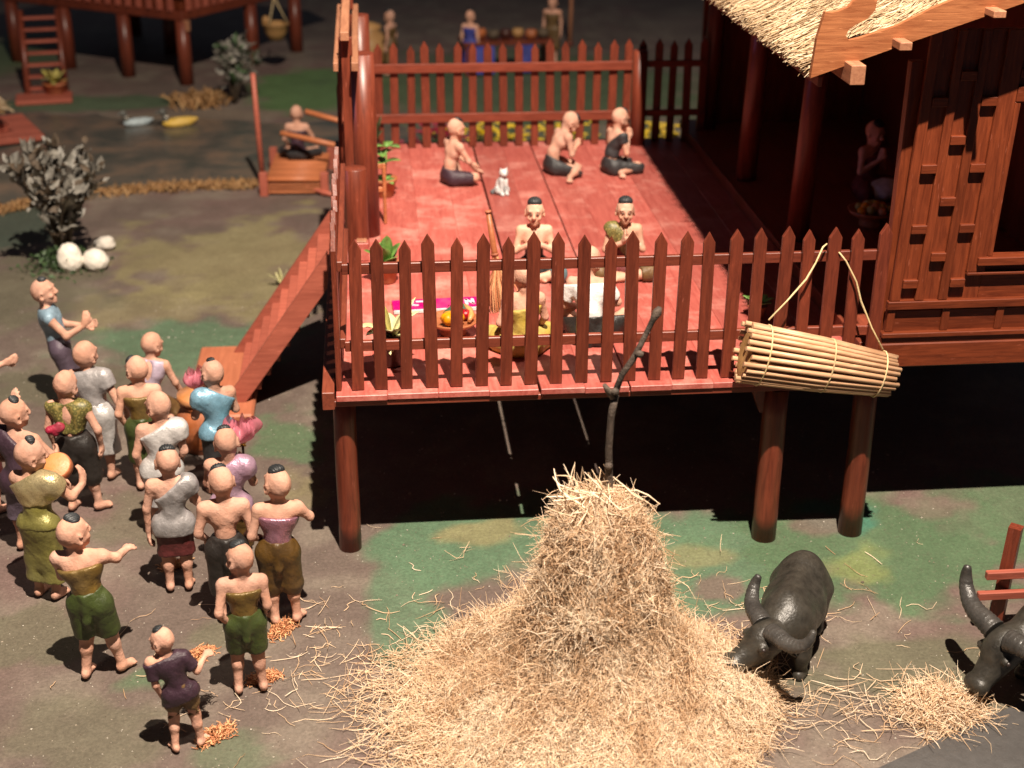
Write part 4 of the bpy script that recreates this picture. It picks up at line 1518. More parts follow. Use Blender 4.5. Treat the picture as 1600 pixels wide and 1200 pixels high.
J = stand(face=(-.3, 0, 0), er=(.28, .14, 1.02), wr=(.26, .30, 1.16), dr=(0, .1, 1), nr=(0, 1, 0))
person('figurine cut off by left edge with palm raised and dark red skirt', at(-10, 800), D(-40), J,
       [('top', g_torso(J, .03, .36, -.02), 'maroon'), ('skirt', g_skirt(J, .02, .35), 'maroon')], HAIR, 1.05)
J = stand(face=(-.3, 0, 0), sr=(.19, .05, 1.16), er=(.26, .30, 1.06), wr=(.24, .50, 1.10), dr=(0, 1, .25), nr=(-1, 0, 0))
person('figurine beyond left edge with only its outstretched arm showing', at(-40, 708), D(-75), J,
       [('top', g_torso(J, .03, .36, -.02), 'olive'), ('skirt', g_skirt(J, .02, .35), 'brown')], HAIR, 1.05)

# ---- people sitting on the deck
J = sit(kl=(-.30, .22, .36), al=(-.26, .36, .07), tl=(-.27, .50, .035), kr=(.30, .30, .13), ar=(-.02, .36, .06), tr=(-.14, .40, .035), wl=(-.06, .44, .25), el=(-.26, .20, .40),
        wr=(.18, .40, .20), er=(.26, .20, .38), face=(0, -.12, 0), ch=(0, .05, .50), nk=(0, .07, .64), hd=(0, .12, .85), sl=(-.19, .07, .60), sr=(.19, .07, .60))
person('bare chested figurine in plum shorts sitting left of the cat', at(704, 288, H), D(-62), J,
       [('shorts', g_shorts(J, .018, .95, knot=False, top=.08), 'plum')], dict(cx=0, cy=.45, a=.7, b=.75, ribs=4), 0.93)
J = sit(face=(-.2, -.75, 0), ch=(0, .12, .48), nk=(0, .20, .60), hd=(0, .32, .76), sl=(-.19, .18, .57), sr=(.19, .18, .57), el=(-.25, .22, .32), er=(.25, .22, .32),
        wl=(-.08, .38, .32), wr=(.06, .38, .36), dl=(.2, .4, 1), dr=(-.2, .4, 1), kl=(-.36, .26, .11), kr=(.36, .26, .11), al=(-.14, .46, .07), tl=(-.03, .52, .04), ar=(.56, .02, .06), tr=(.68, -.04, .04))
person('figurine in charcoal trousers sitting with bowed head against the back fence', at(864, 271, H), D(-70), J,
       [('trousers', g_shorts(J, .018, 1.15, knot=False, top=.08), 'charcoal')], dict(cy=.5, a=.75, b=.7, ribs=5), 0.96)
J = wai(sit(face=(.05, -.25, 0), ch=(0, .06, .50), nk=(0, .08, .64), hd=(0, .14, .85), sl=(-.19, .08, .60), sr=(.19, .08, .60), kl=(-.20, .40, .11), kr=(.20, .40, .11),
                al=(-.20, .04, .06), ar=(.24, .04, .06), tl=(-.34, .0, .04), tr=(.42, -.02, .04)), .22, .0)
person('figurine with white chest sash praying on its knees beside the round back post', at(955, 271, H), D(-68), J,
       [('trousers', g_shorts(J, .022, 1.25, knot=False, top=.08), 'charcoal'), ('sash', g_torso(J, .018, .30, .10, sh='r', tilt=-.9), 'charcoal')],
       dict(cy=.75, a=.7, b=.6, ribs=5), 0.95)
FH = dict(cy=.12, a=.98, b=.80, th=.035, ribs=12)
J = wai(sit(face=(-.12, -.02, .02)), .19, -.02)
person('smiling figurine facing camera praying, bare shoulders, dark waist cloth, combed black hair', at(834, 430, H), D(176), J,
       [('waist_cloth', g_torso(J, .02, .24, -.2, sh=False), 'charcoal'), ('trousers', g_shorts(J, .022, 1.3, knot=False, top=.08), 'teal')], FH, 0.93, 'skinpale', eyes=True, lips=True)
J = wai(sit(face=(-.02, 0, 0)), .19, -.02)
person('smiling figurine facing camera praying with a yellow plaid shoulder sash', at(972, 428, H), D(178), J,
       [('waist_cloth', g_torso(J, .02, .22, -.2), 'robe'), ('sash', g_torso(J, .028, .42, .13, sh='r', tilt=-1.1, tb=-1.1), 'plaid'), ('trousers', g_shorts(J, .022, 1.3, knot=False, top=.08), 'umber')],
       FH, 0.93, 'skinpale', eyes=True, lips=True)
J = sit(face=(.1, -.15, 0), el=(-.28, .02, .36), wl=(-.20, .22, .24), er=(.26, .06, .38))
person('figurine wrapped in mustard cloth sitting behind the front pickets, back turned', at(818, 553, H), D(4), J,
       [('wrap', g_torso(J, .034, .36, -.2, tilt=-.1), 'ochre'), ('trousers', g_shorts(J, .03, 1.2, knot=False, top=.1), 'ochre')], None, 0.98)
J = sit(face=(-.5, -.35, 0), ch=(-.03, .08, .50), nk=(-.05, .12, .63), hd=(-.06, .20, .83), sl=(-.24, .10, .60), sr=(.14, .12, .60), kl=(-.30, .26, .22), kr=(.36, .20, .26),
        el=(-.32, .10, .36), wl=(-.2, .3, .28), er=(.28, .18, .40), wr=(.2, .36, .3), al=(-.16, .05, .07), tl=(-.30, -.03, .04))


def sleeves_w(S_):
    for s in 'lr':
        S_.rc(J['s' + s], J['s' + s] + (J['e' + s] - J['s' + s]) * .8, .085, .078, .03, cap=1.0)


person('bald figurine in white shirt and black trousers sitting behind the front pickets', at(922, 535, H), D(-16), J,
       [('shirt', g_torso(J, .026, .46, .06, extra=sleeves_w), 'white'), ('trousers', g_shorts(J, .05, 1.3, knot=True, top=.12), 'black')], None, 1.02)

# ---- praying figure inside the house, figure on the landing stage, people far behind
J = wai(sit(face=(0, -.2, 0)), .2, 0)
person('praying figurine in dark robe sitting in the dark inside the house', at(1352, 302, H + .15), D(-150), J,
       [('robe', g_torso(J, .03, .45, -.2, sh='l', tilt=.5), 'robe'), ('trousers', g_shorts(J, .03, 1.2, knot=False, top=.1), 'robe')], HAIR, 1.0)


# ================================================================== things the people hold
def gauze(label, p, r, rzv=0.0, gold=True, up=(0, 0, 1)):
    """crumpled pink gauze bundle gathered at a gold tie"""
    t = thing('gauze_flower', label, 'flower', p, rzv)
    V, Q = [], []
    nr, nt = 16, 72
    for i in range(nr + 1):
        v = i / nr
        for k in range(nt):
            th = 2 * math.pi * k / nt
            rr = r * (0.12 + math.sin(v * 2.35) * (0.82 + .14 * math.sin(th * 3 + 1) + .08 * math.sin(th * 7 + v * 4)))
            fold = math.sin(th * 9 + v * 3) * .13 * v + math.sin(th * 17 + 2) * .05 * v
            rr *= 1 + fold
            V.append((rr * math.cos(th), rr * .85 * math.sin(th), r * (v * 1.35 + .20 * v * math.sin(th * 5 + 2) + .12 * v * math.sin(th * 11))))
    for i in range(nr):
        for k in range(nt):
            k2 = (k + 1) % nt
            Q.append((i * nt + k, i * nt + k2, (i + 1) * nt + k2, (i + 1) * nt + k))
    link('petals', fast_mesh('petals', V, Q, True), 'gauze', t)
    V2 = [(x * .62, y * .62, z * .92 + .01) for x, y, z in V]
    link('inner_petals', fast_mesh('inner_petals', V2, Q, True), 'gauze', t)
    mb = MB()
    for k in range(9):
        a = k * .7
        mb.ball((.026 * math.cos(a), .026 * math.sin(a), -.012 * (k % 3)), .012, 8, 5)
    mb.build('gold_tie', 'brass', t)
    MB().tube([(0, 0, -.01), (0, 0, -.16)], [.014, .010], 8).build('stem', 'twig', t)
    return t


m, nt_, N_, L_2, b2 = newmat('pink_gauze')
b2.inputs['Base Color'].default_value = (0.62, 0.20, 0.26, 1)
b2.inputs['Roughness'].default_value = 0.4
_tr = N_.new('ShaderNodeBsdfTransparent')
_tl = N_.new('ShaderNodeBsdfTranslucent')
_tl.inputs[0].default_value = (0.70, 0.25, 0.32, 1)
_m1 = N_.new('ShaderNodeMixShader')
_m2 = N_.new('ShaderNodeMixShader')
_m1.inputs[0].default_value = 0.35
_m2.inputs[0].default_value = 0.30
L_2.new(b2.outputs[0], _m1.inputs[1])
L_2.new(_tl.outputs[0], _m1.inputs[2])
L_2.new(_m1.outputs[0], _m2.inputs[1])
L_2.new(_tr.outputs[0], _m2.inputs[2])
L_2.new(_m2.outputs[0], N_['Material Output'].inputs[0])
W['gauze'] = m
f1 = AY(379, 692, 0.02)
gauze('pink gauze flower with gold tie held up by the lilac draped figurine', f1, .17, .3)
f2 = AY(308, 608, 1.62)
gauze('pink gauze flower in front of the blue draped figurine', f2, .15, 1.3)

dr = thing('hand_drum', 'round tan drum under the arm of the gold sash figurine', 'drum', AY(90, 730, -.18), D(-24), rot=(D(38), D(14), D(-24)))
MB().lathe([(0, -.05), (.13, -.05), (.14, -.035), (.14, .035), (.13, .05), (0, .05)], 28).build('shell', 'terracotta', dr)
MB().lathe([(0, .056), (.122, .056), (.128, .0505)], 28).build('drum_skin', 'banana', dr)
rd = thing('red_bundle', 'small red cloth bundle between the violet dress and the plaid vest', 'cloth', AY(86, 672, .95), scale=.72)
link('cloth', SDF(.03).rc((-.08, 0, 0), (.07, .02, .03), .06, .07).rc((.0, 0, -.05), (.06, 0, .08), .05, .04).mesh('cloth', .012, .004), 'red', rd)

# clay jar at the stair foot
jar = thing('clay_jar', 'big orange clay jar with lid at the foot of the stairs', 'jar', at(318, 700))
MB().lathe([(0, 0), (.19, 0), (.24, .10), (.275, .28), (.27, .42), (.22, .52), (.20, .545), (.225, .57), (.22, .60), (.19, .60), (.18, .55)], 32, jit=.006).build('body', 'terracotta', jar)
MB().lathe([(.17, .585), (.235, .612), (.25, .64), (.24, .70), (.10, .74), (.05, .80), (0, .81)], 28, jit=.006).build('lid', 'banana', jar)


# orange fluff at people's feet
def fluff(label, px, py, r, n=420, ang=.5, asp=.5, p=None):
    p = at(px, py) if p is None else p
    u = RNG.normal(0, .5, (n, 2))
    c, s = math.cos(ang), math.sin(ang)
    xy = np.stack([u[:, 0] * r * c - u[:, 1] * r * asp * s, u[:, 0] * r * s + u[:, 1] * r * asp * c], 1)
    h = np.abs(RNG.normal(0, .03, n)) * np.exp(-np.sum(u ** 2, 1)) + .008
    p0 = np.column_stack([xy, h])
    d = RNG.normal(size=(n, 3)) * (1, 1, .5)
    pts = curved(p0, d, RNG.uniform(.03, .10, n), 5, 1.0)
    pts[..., 2] = np.maximum(pts[..., 2], .004)
    o = strand_obj('orange_fluff', pts, RNG.uniform(.003, .007, n), 'fluff', None, kind=None, loc=p)
    tag(o, label, 'fluff')


fluff('orange fibre clump under the right foot of the purple shirted child', 338, 1150, .14, 500, .7)
fluff('orange fibre clump at the feet of the second nearest figurine', 412, 1062, .13, 420, .4)
fluff('brown orange fibre clump left of the feet of the mauve topped figurine', 440, 985, .16, 420, .9)
fluff('orange fibre bundle in the right hand of the purple shirted child', 0, 0, .12, 420, .8, .5, AY(312, 1026, -2.52))
fluff('fibre clump between the feet of the dull silver dressed figurine', 272, 885, .12, 300, .2)

# ================================================================== buffaloes
def horn_mesh(x, hz=1.0):
    P = [(.06, 0, .11), (.13, -.01, .125), (.22, -.02, .12), (.31, -.05, .12), (.375, -.10, .15), (.40, -.15, .20), (.39, -.19, .26)]
    P = np.array(P)
    t = np.linspace(0, 1, 44)
    s = np.linspace(0, 1, len(P))
    from_ = [np.interp(t, s, P[:, i]) for i in range(3)]
    pts = np.stack(from_, 1)
    for _ in range(6):
        pts[1:-1] = (pts[:-2] + pts[1:-1] * 2 + pts[2:]) / 4
    pts[:, 0] *= x
    pts *= 1.12 * hz
    rad = (.066 * (1 - t) ** .6 + .022) * (1 + .045 * np.sin(t * 95) * (t < .75))
    rad[-1] = .008
    return MB().tube(list(pts), list(rad), 14, flat=.82)


def buffalo(label, loc, rzv, scale, yaw, pitch, hpos, hz=1.0):
    t = thing('water_buffalo', label, 'buffalo', loc, rzv, scale=scale)
    S = SDF(.07)
    S.el((0, .24, .52), (.235, .30, .265))
    S.el((0, -.04, .47), (.275, .40, .255))
    S.el((0, -.36, .53), (.235, .24, .25))
    S.rc((0, .28, .70), (0, .02, .66), .10, .10)
    S.rc((0, .02, .66), (0, -.42, .66), .09, .11)
    hp = np.array(hpos)
    S.rc((0, .36, .56), hp * (1, 1, 1) + (0, -.03, 0), .195, .135, .08)
    for x in (-1, 1):
        S.rc((x * .15, .30, .42), (x * .155, .33, .24), .105, .075)
        S.rc((x * .155, .33, .24), (x * .155, .30, .06), .066, .056)
        S.rc((x * .155, .31, .045), (x * .155, .35, .035), .066, .055, .02)
        S.rc((x * .15, -.38, .46), (x * .16, -.33, .28), .135, .085)
        S.rc((x * .16, -.33, .28), (x * .16, -.44, .17), .072, .058)
        S.rc((x * .16, -.44, .17), (x * .16, -.42, .06), .055, .052)
        S.rc((x * .16, -.42, .045), (x * .16, -.37, .035), .064, .054, .02)
    R = rotm(yaw, pitch)
    HS = 1.22
    P = lambda a, b, c: hp + R @ (np.array((a, b, c)) * HS)
    S.el(P(0, .02, .02), (.150, .19, .150), R, .04)
    S.rc(P(0, .08, -.01), P(0, .27, -.05), .125, .086, .04)
    S.rc(P(-.03, .30, -.045), P(.03, .30, -.045), .070, .070, .02)
    S.rc(P(0, .05, -.08), P(0, .25, -.105), .085, .05, .03)
    for x in (-1, 1):
        S.el(P(x * .04, .362, -.03), (.022, .02, .018), R, .01, 's')
        S.el(P(x * .108, .10, .045), (.030, .044, .034), R, .012)
        S.el(P(x * .132, .105, .045), (.018, .024, .015), R, .006, 's')
        S.rc(P(x * .12, -.03, .02), P(x * .22, -.07, -.03), .030, .018, .02)
    S.rc(P(-.05, .33, -.085), P(.05, .33, -.085), .008, .008, .008, op='s')
    bo = link('body', S.mesh('body', .015, .001), 'hide', t)
    for x in (-1, 1):
        mb = horn_mesh(x, hz)
        mb.v = [tuple(hp + R @ np.array(v)) for v in mb.v]
        mb.build('horn', 'horn', t)
        MB().ball(P(x * .124, .105, .045), .019, 10, 7).build('eye', 'eye', bo)
    tl = MB()
    tl.tube([(0, -.58, .60), (.01, -.64, .50), (.02, -.65, .34), (.02, -.63, .24)], [.03, .022, .016, .012], 8)
    tl.tube([(.02, -.63, .25), (.02, -.62, .18), (.02, -.62, .12)], [.012, .026, .006], 8)
    tl.build('tail', 'hide', t)
    return t


buffalo('small dark water buffalo feeding at the big haystack, head turned to it', (3.79, -2.03, 0.002), D(153), 1.03, D(-48), D(-16), (.08, .60, .50))
buffalo('large dark water buffalo at right edge lowering its head to the small hay pile', (6.16, -2.64, 0.002), D(104), 1.14, D(6), D(-38), (.0, .66, .46), 1.15)

# ================================================================== hay
HAYC = np.array((1.93, -2.62, 0.0))
hs = thing('haystack', 'tall pale yellow haystack on the green ground in the foreground', 'haystack', HAYC)
zs = np.array([0, .06, .16, .30, .45, .60, .78, 1.00, 1.30, 1.60, 1.83, 1.96, 2.02])
rs = np.array([1.50, 1.44, 1.31, 1.12, .91, .73, .60, .52, .445, .375, .29, .17, .0])


def hay_r(z, th):
    r = np.interp(z, zs, rs)
    lump = fbm(np.cos(th) * 1.6 + z * .3, np.sin(th) * 1.6 + z * 1.7, .55, 301, 3) - .5
    return r * (1 + .05 * np.sin(3 * th + 1) + .03 * np.sin(5 * th + 2.3 + z)) + lump * .30 * np.clip(r, .15, .8)


V, Q = [], []
zz = np.concatenate([np.linspace(0, .3, 8), np.linspace(.36, 2.02, 28)])
nt = 72
for z in zz:
    for k in range(nt):
        th = 2 * math.pi * k / nt
        r = max(0.002, float(hay_r(np.array(z), np.array(th))) * .93 + random.uniform(-.02, .02) * (z < 1.9))
        V.append((r * math.cos(th), r * math.sin(th), z * .985))
for i in range(len(zz) - 1):
    for k in range(nt):
        k2 = (k + 1) % nt
        Q.append((i * nt + k, i * nt + k2, (i + 1) * nt + k2, (i + 1) * nt + k))
link('core', fast_mesh('core', V, Q, True), 'haycore', hs)


def hay_surface(n, zlo, zhi, out, powr=1.0, jr=.05):
    # sample by area, only roughly
    z = zlo + (zhi - zlo) * RNG.random(n * 3) ** powr
    keep = RNG.random(n * 3) < np.interp(z, zs, rs) / 1.3 + .15
    z = z[keep][:n]
    n = len(z)
    th = RNG.random(n) * 2 * math.pi
    r = hay_r(z, th) + np.abs(RNG.normal(0, jr, n)) * out
    p0 = np.stack([r * np.cos(th), r * np.sin(th), z], 1)
    slope = np.gradient(np.interp(np.linspace(0, 2.02, 200), zs, rs), 2.02 / 199)
    dr_ = np.interp(z, np.linspace(0, 2.02, 200), slope)
    down = np.stack([-dr_ * np.cos(th), -dr_ * np.sin(th), -np.ones(n)], 1)
    down /= np.linalg.norm(down, axis=1, keepdims=True)
    cir = np.stack([-np.sin(th), np.cos(th), np.zeros(n)], 1)
    nor = np.cross(cir, down)
    return p0, down, cir, nor


def hay_strands(name, n, zlo, zhi, out, L0, L1, wa=1.0, wb=.8, wn=.25, bend=.5, powr=1.0, jr=.05, w0=.0016, w1=.0036, m=5):
    p0, dn, ci, no = hay_surface(n, zlo, zhi, out, powr, jr)
    n = len(p0)
    th = np.arctan2(p0[:, 1], p0[:, 0])
    a = (fbm(np.cos(th) * 2 + p0[:, 2], np.sin(th) * 2 + p0[:, 2] * 1.3, .45, 333, 3) - .5) * 5.5 + RNG.normal(0, .75, n)
    d = dn * (np.cos(a) * wa)[:, None] + ci * (np.sin(a) * wb)[:, None] + no * RNG.normal(0, wn, (n, 1))
    pts = curved(p0, d, RNG.uniform(L0, L1, n), m, bend)
    pts[..., 2] = np.maximum(pts[..., 2], .004 + RNG.random((n, 1)) * .02)
    var = np.clip(.5 + (fbm(th * 2.2, p0[:, 2] * 2.5, .5, 351, 3) - .5) * 1.3 + RNG.normal(.05, .22, n), 0, 1)
    return strand_obj(name, pts, RNG.uniform(w0, w1, n), 'hay', hs, var)


hay_strands('straw_layer', 28000, .03, 2.0, .45, .16, .42, 1.0, .6, .10, .7)
hay_strands('straw_layer', 16000, .2, 2.0, .7, .08, .22, .8, .9, .22, 1.1, m=4)
hay_strands('loose_straw', 1500, .05, 2.0, 1.6, .25, .55, .7, .7, .55, .6)


def loose(name, cx, cy, rx, ry, n, L0, L1, zmax, dens=.5, w0=.002, w1=.0044, mat='hay', lift=.35, parent=None, cone=0.0):
    u = RNG.normal(0, dens, (n, 2))
    p0 = np.column_stack([u[:, 0] * rx, u[:, 1] * ry, RNG.random(n) * zmax * np.exp(-np.sum(u ** 2, 1) * 1.5) + .006])
    d = np.column_stack([RNG.normal(size=(n, 2)), RNG.normal(0, lift, n)])
    pts = curved(p0, d, RNG.uniform(L0, L1, n), 6, .7)
    pts[..., 2] = np.maximum(pts[..., 2], .004 + RNG.random((n, 1)) * .01)
    return strand_obj(name, pts, RNG.uniform(w0, w1, n), mat, parent, np.clip(RNG.normal(.6, .25, n), 0, 1), 'stuff', (cx, cy, 0.002))


# flattened skirt of hay round the stack
n = 11000
th = RNG.random(n) * 2 * math.pi
wd_ = .20 + .26 * np.clip(np.cos(th - 3.5), 0, 1) + .08 * np.clip(np.sin(th * 5), 0, 1)
r = 1.05 + np.abs(RNG.normal(0, 1, n)) * wd_
p0 = np.stack([r * np.cos(th), r * np.sin(th) * .93, RNG.random(n) * .16 * np.clip(2.1 - r, .05, 1) + .008], 1)
d = np.stack([np.cos(th) * .6 + RNG.normal(0, .8, n), np.sin(th) * .6 + RNG.normal(0, .8, n), RNG.normal(-.05, .16, n)], 1)
pts = curved(p0, d, RNG.uniform(.18, .5, n), 5, .6)
pts[..., 2] = np.maximum(pts[..., 2], .004 + RNG.random((n, 1)) * .012)
strand_obj('straw_skirt', pts, RNG.uniform(.0018, .0040, n), 'hay', hs, np.clip(RNG.normal(.6, .25, n), 0, 1))
# tuft at the top, bent over to the left
n = 70
p0 = np.stack([RNG.normal(-.05, .12, n), RNG.normal(0, .1, n), RNG.uniform(1.88, 2.06, n)], 1)
d = np.stack([RNG.normal(-.5, .7, n), RNG.normal(0, .5, n), RNG.normal(.3, .5, n)], 1)
strand_obj('top_tuft', curved(p0, d, RNG.uniform(.3, .6, n), 7, .9), RNG.uniform(.005, .008, n), 'hay', hs, RNG.uniform(.5, 1, n))

pc = G(1470, 1112)
hp = thing('hay_pile', 'low loose pile of hay under the large buffalo muzzle', 'hay', (pc[0], pc[1], 0.0))
loose('straw', 0, 0, .46, .46, 760, .18, .45, .16, .37, parent=hp, lift=.3)
ls = loose('loose_straw', 2.2, -1.6, 2.6, 1.2, 420, .10, .38, .01, .6, lift=.04)
tag(ls, 'loose straws scattered over the ground around the haystack', 'straw')
ls2 = loose('loose_straw', 4.0, -2.9, .7, .5, 80, .15, .5, .06, .5, lift=.15)
tag(ls2, 'loose straws scattered between the two buffaloes', 'straw')
ls3 = loose('loose_straw', -.3, -1.9, 1.3, 1.2, 110, .08, .26, .008, .6, lift=.03)
tag(ls3, 'few loose straws scattered between the crowd and the haystack', 'straw')
# bits of straw that catch the light on the backs of things: none; the branch
bp = [HAYC + (.09, .06, 1.2), AY(955, 830, -2.5), AY(952, 760, -2.5), AY(951, 700, -2.5), AY(955, 650, -2.5), AY(961, 617, -2.5)]
br_ = thing('dry_branch', 'crooked dark branch standing upright in the top of the haystack', 'branch', bp[0])
rel = [np.array(p) - bp[0] for p in bp]
MB().tube(rel, [.036, .034, .032, .029, .029, .032], 10).build('stem', 'bark', br_)
up = [AY(958, 622, -2.5), AY(972, 585, -2.48), AY(990, 560, -2.5), AY(1008, 525, -2.5), AY(1020, 500, -2.5), AY(1027, 488, -2.5), AY(1031, 480, -2.5)]
MB().tube([np.array(p) - bp[0] for p in up], [.029, .025, .026, .022, .024, .038, .018], 10).build('upper_twig', 'bark', br_)
sb = [AY(960, 622, -2.5), AY(950, 610, -2.52), AY(944, 601, -2.53)]
MB().tube([np.array(p) - bp[0] for p in sb], [.030, .028, .016], 8).build('stub', 'bark', br_)
for px, py in ((951, 728), (999, 553), (961, 612)):
    MB().ball(np.array(AY(px, py, -2.53)) - bp[0], (.036, .03, .03), 10, 7).build('knot', 'bark', br_)

# ================================================================== rail fence at the right
rf = thing('rail_fence', 'low two rail wooden fence behind the large buffalo', 'fence', (5.84, -1.74, 0))
MB().tube([(0, 0, 0), (.02, 0, .5), (.045, 0, 1.03)], [.085, .082, .080], 4, smooth=False).build('post', 'fence', rf, rot=(0, 0, D(8)))
MB().tube([(1.5, 0.1, 0), (1.52, 0.1, .5), (1.545, .1, 1.03)], [.085, .082, .080], 4, smooth=False).build('post', 'fence', rf)
for z, x0 in ((.60, -.22), (.385, -.27)):
    MB().box((x0, -.135, z - .04), (2.2, -.075, z + .04), .008).build('rail', 'stair', rf)

# ================================================================== bamboo fish trap
A0, A1 = AY(1160, 550, -.30), AY(1396, 588, -.30)
ft = thing('fish_trap', 'woven bamboo fish trap hanging by cords on the front fence', 'basket', A0)
axis = A1 - A0
Lr = np.linalg.norm(axis)
ax_ = axis / Lr
upv = np.cross((0, 1, 0), ax_)
upv = -upv if upv[2] < 0 else upv
bk = np.array((0, 1.0, 0))
ns = 25
for k in range(ns):
    th = 2 * math.pi * k / ns + random.uniform(-.03, .03)
    e = math.cos(th) * bk * .70 + math.sin(th) * upv
    j0, j1 = random.uniform(-.05, .04), random.uniform(-.05, .03)
    p0 = ax_ * j0 + e * .285
    p1 = ax_ * (Lr + j1) + e * .195
    mid = (p0 + p1) / 2 + e * .012 + np.array([random.uniform(-.006, .006) for _ in range(3)])
    MB().tube([p0, mid, p1], [.024, .025, .021], 8).build('bamboo_stick', 'bamboo', ft)
for t_, r_ in ((.13, .287), (.55, .255), (.90, .218)):
    ring = []
    for k in range(37):
        th = 2 * math.pi * k / 36
        rr = r_ + .012 + .005 * (k % 2)
        ring.append(ax_ * Lr * t_ + (math.cos(th) * bk * .70 + math.sin(th) * upv) * rr)
    MB().tube(ring, .008, 6, caps=False).build('binding', 'cord', ft)
for t_, r_ in ((.02, .262), (.985, .172)):
    V = [ax_ * Lr * t_]
    for i in (1, 2, 3):
        for k in range(30):
            th = 2 * math.pi * k / 30
            V.append(ax_ * (Lr * t_ + (.02 if i == 2 else 0) * (-1 if t_ < .5 else 1)) + (math.cos(th) * bk * .70 + math.sin(th) * upv) * r_ * i / 3)
    F_ = [(0, 1 + (k + 1) % 30, 1 + k) for k in range(30)]
    for i in range(2):
        F_ += [(1 + i * 30 + k, 1 + i * 30 + (k + 1) % 30, 31 + i * 30 + (k + 1) % 30, 31 + i * 30 + k) for k in range(30)]
    mb = MB()
    mb.add(V, F_, True)
    mb.build('end_cap', 'wicker', ft)
for path in ([(1201, 500, -.25), (1230, 470, -.16), (1260, 436, -.10), (1275, 410, -.07), (1286, 386, -.045), (1292, 381, .0)],
             [(1380, 547, -.25), (1362, 512, -.16), (1345, 470, -.10), (1338, 440, -.08), (1322, 408, -.05), (1311, 394, -.03)]):
    P_ = [np.array(AY(a, b, c)) - A0 for a, b, c in path]
    MB().tube(P_, [.009, .0085, .011, .009, .009, .008], 7).build('cord', 'cord', ft)

# ================================================================== deck things
def pot(name, label, px, py, z, leaves, potmat='terracotta', r=.13, h=.22, group=None):
    p = at(px, py, z)
    t = thing(name, label, 'plant', p)
    MB().lathe([(0, 0), (r * .72, 0), (r * .80, .02), (r * .98, h * .82), (r * 1.08, h * .84), (r * 1.1, h), (r * .95, h), (r * .9, h * .86), (0, h * .84)], 24).build('pot', potmat, t)
    for (dx, dy, dz, L, w, mat, bend) in leaves:
        leaf(t, (0, 0, h * .8), (dx, dy, dz), L, w, mat, bend)
    return t


def leaf(parent, p, d, L, w, mat, bend=.3, name='leaf', fold=.18):
    p = np.array(p, float)
    d = np.array(d, float)
    d /= np.linalg.norm(d)
    s = np.cross(d, (0, 0, 1.0))
    s = s / (np.linalg.norm(s) + 1e-6) if np.linalg.norm(s) > .05 else np.array((1.0, 0, 0))
    u = np.cross(s, d)
    V, F_ = [], []
    n = 9
    for i in range(n):
        t = i / (n - 1)
        c = p + d * L * t - np.array((0, 0, 1)) * bend * L * t * t
        ww = w * (math.sin(math.pi * min(1, t * .92 + .06)) ** .75) * (1 if t < .99 else .05)
        for k, (a, b) in enumerate(((-1, fold), (0, 0), (1, fold))):
            V.append(c + s * ww * a + u * ww * b)
        for k, (a, b) in enumerate(((1, fold), (0, 0), (-1, fold))):
            V.append(c + s * ww * a + u * (ww * b - .006))
    for i in range(n - 1):
        a, b = i * 6, i * 6 + 6
        for k in range(6):
            k2 = (k + 1) % 6
            F_.append((a + k, a + k2, b + k2, b + k))
    mb = MB()
    mb.add(V, F_, True)
    return mb.build(name, mat, parent)


def fan(n, L, w, mat, up=.8, bend=.35, jl=.25, r0=0.0):
    out = []
    for i in range(n):
        a = 2 * math.pi * i / n + random.uniform(-.3, .3) + r0
        out.append((math.cos(a), math.sin(a), up * random.uniform(.6, 1.6), L * random.uniform(1 - jl, 1 + jl), w * random.uniform(.8, 1.15), mat, bend * random.uniform(.5, 1.4)))
    return out


p1 = pot('potted_plant', 'tall green potted plant beside the tall gate post', 601, 306, H, fan(5, .22, .06, 'leaf', .7), r=.16, h=.25)
for k, (x, y, z) in enumerate(((.02, 0, .50), (.05, .02, .72), (-.03, .0, .62))):
    MB().tube([(0, 0, .2), (x * .6, y, z * .6), (x, y, z)], [.016, .013, .009], 7).build('stem', 'leaf', p1)
    for q in range(3):
        a = k * 1.3 + q * 2.2
        leaf(p1, (x * .9, y, z * .92), (math.cos(a), math.sin(a), .5), .24, .065, 'leaf', .35)
pot('potted_plant', 'bright green leafy plant in clay pot behind the second picket', 603, 440, H, fan(7, .34, .085, 'leaf', 1.3, .2) + [(.1, -.2, 1.6, .42, .09, 'leaf', .1)], r=.15, h=.24)
pot('potted_plant', 'pale yellow and plum leaved plant in dark brown pot at deck front corner', 612, 568, H,
    fan(8, .44, .07, 'leafpale', 1.2, .45) + fan(7, .24, .05, 'leafplum', .8, .6, r0=.5) + fan(5, .22, .06, 'leafpale', .35, .6, r0=.9)
    + [(.55, .1, 1.0, .52, .065, 'leafpale', .1), (-.2, .1, 1.2, .46, .05, 'leafyellow', .2)], 'darkpot', .16, .34)
pot('potted_plant', 'small green leafy plant in the shade behind the fish trap cords', 1182, 495, H, fan(8, .22, .06, 'leaf', .9, .35), r=.10, h=.14)
pot('potted_plant', 'dark green slender plant in the back left corner of the deck', 586, 238, H, fan(8, .42, .045, 'leafdark', 2.4, .3), 'darkpot', .10, .16)

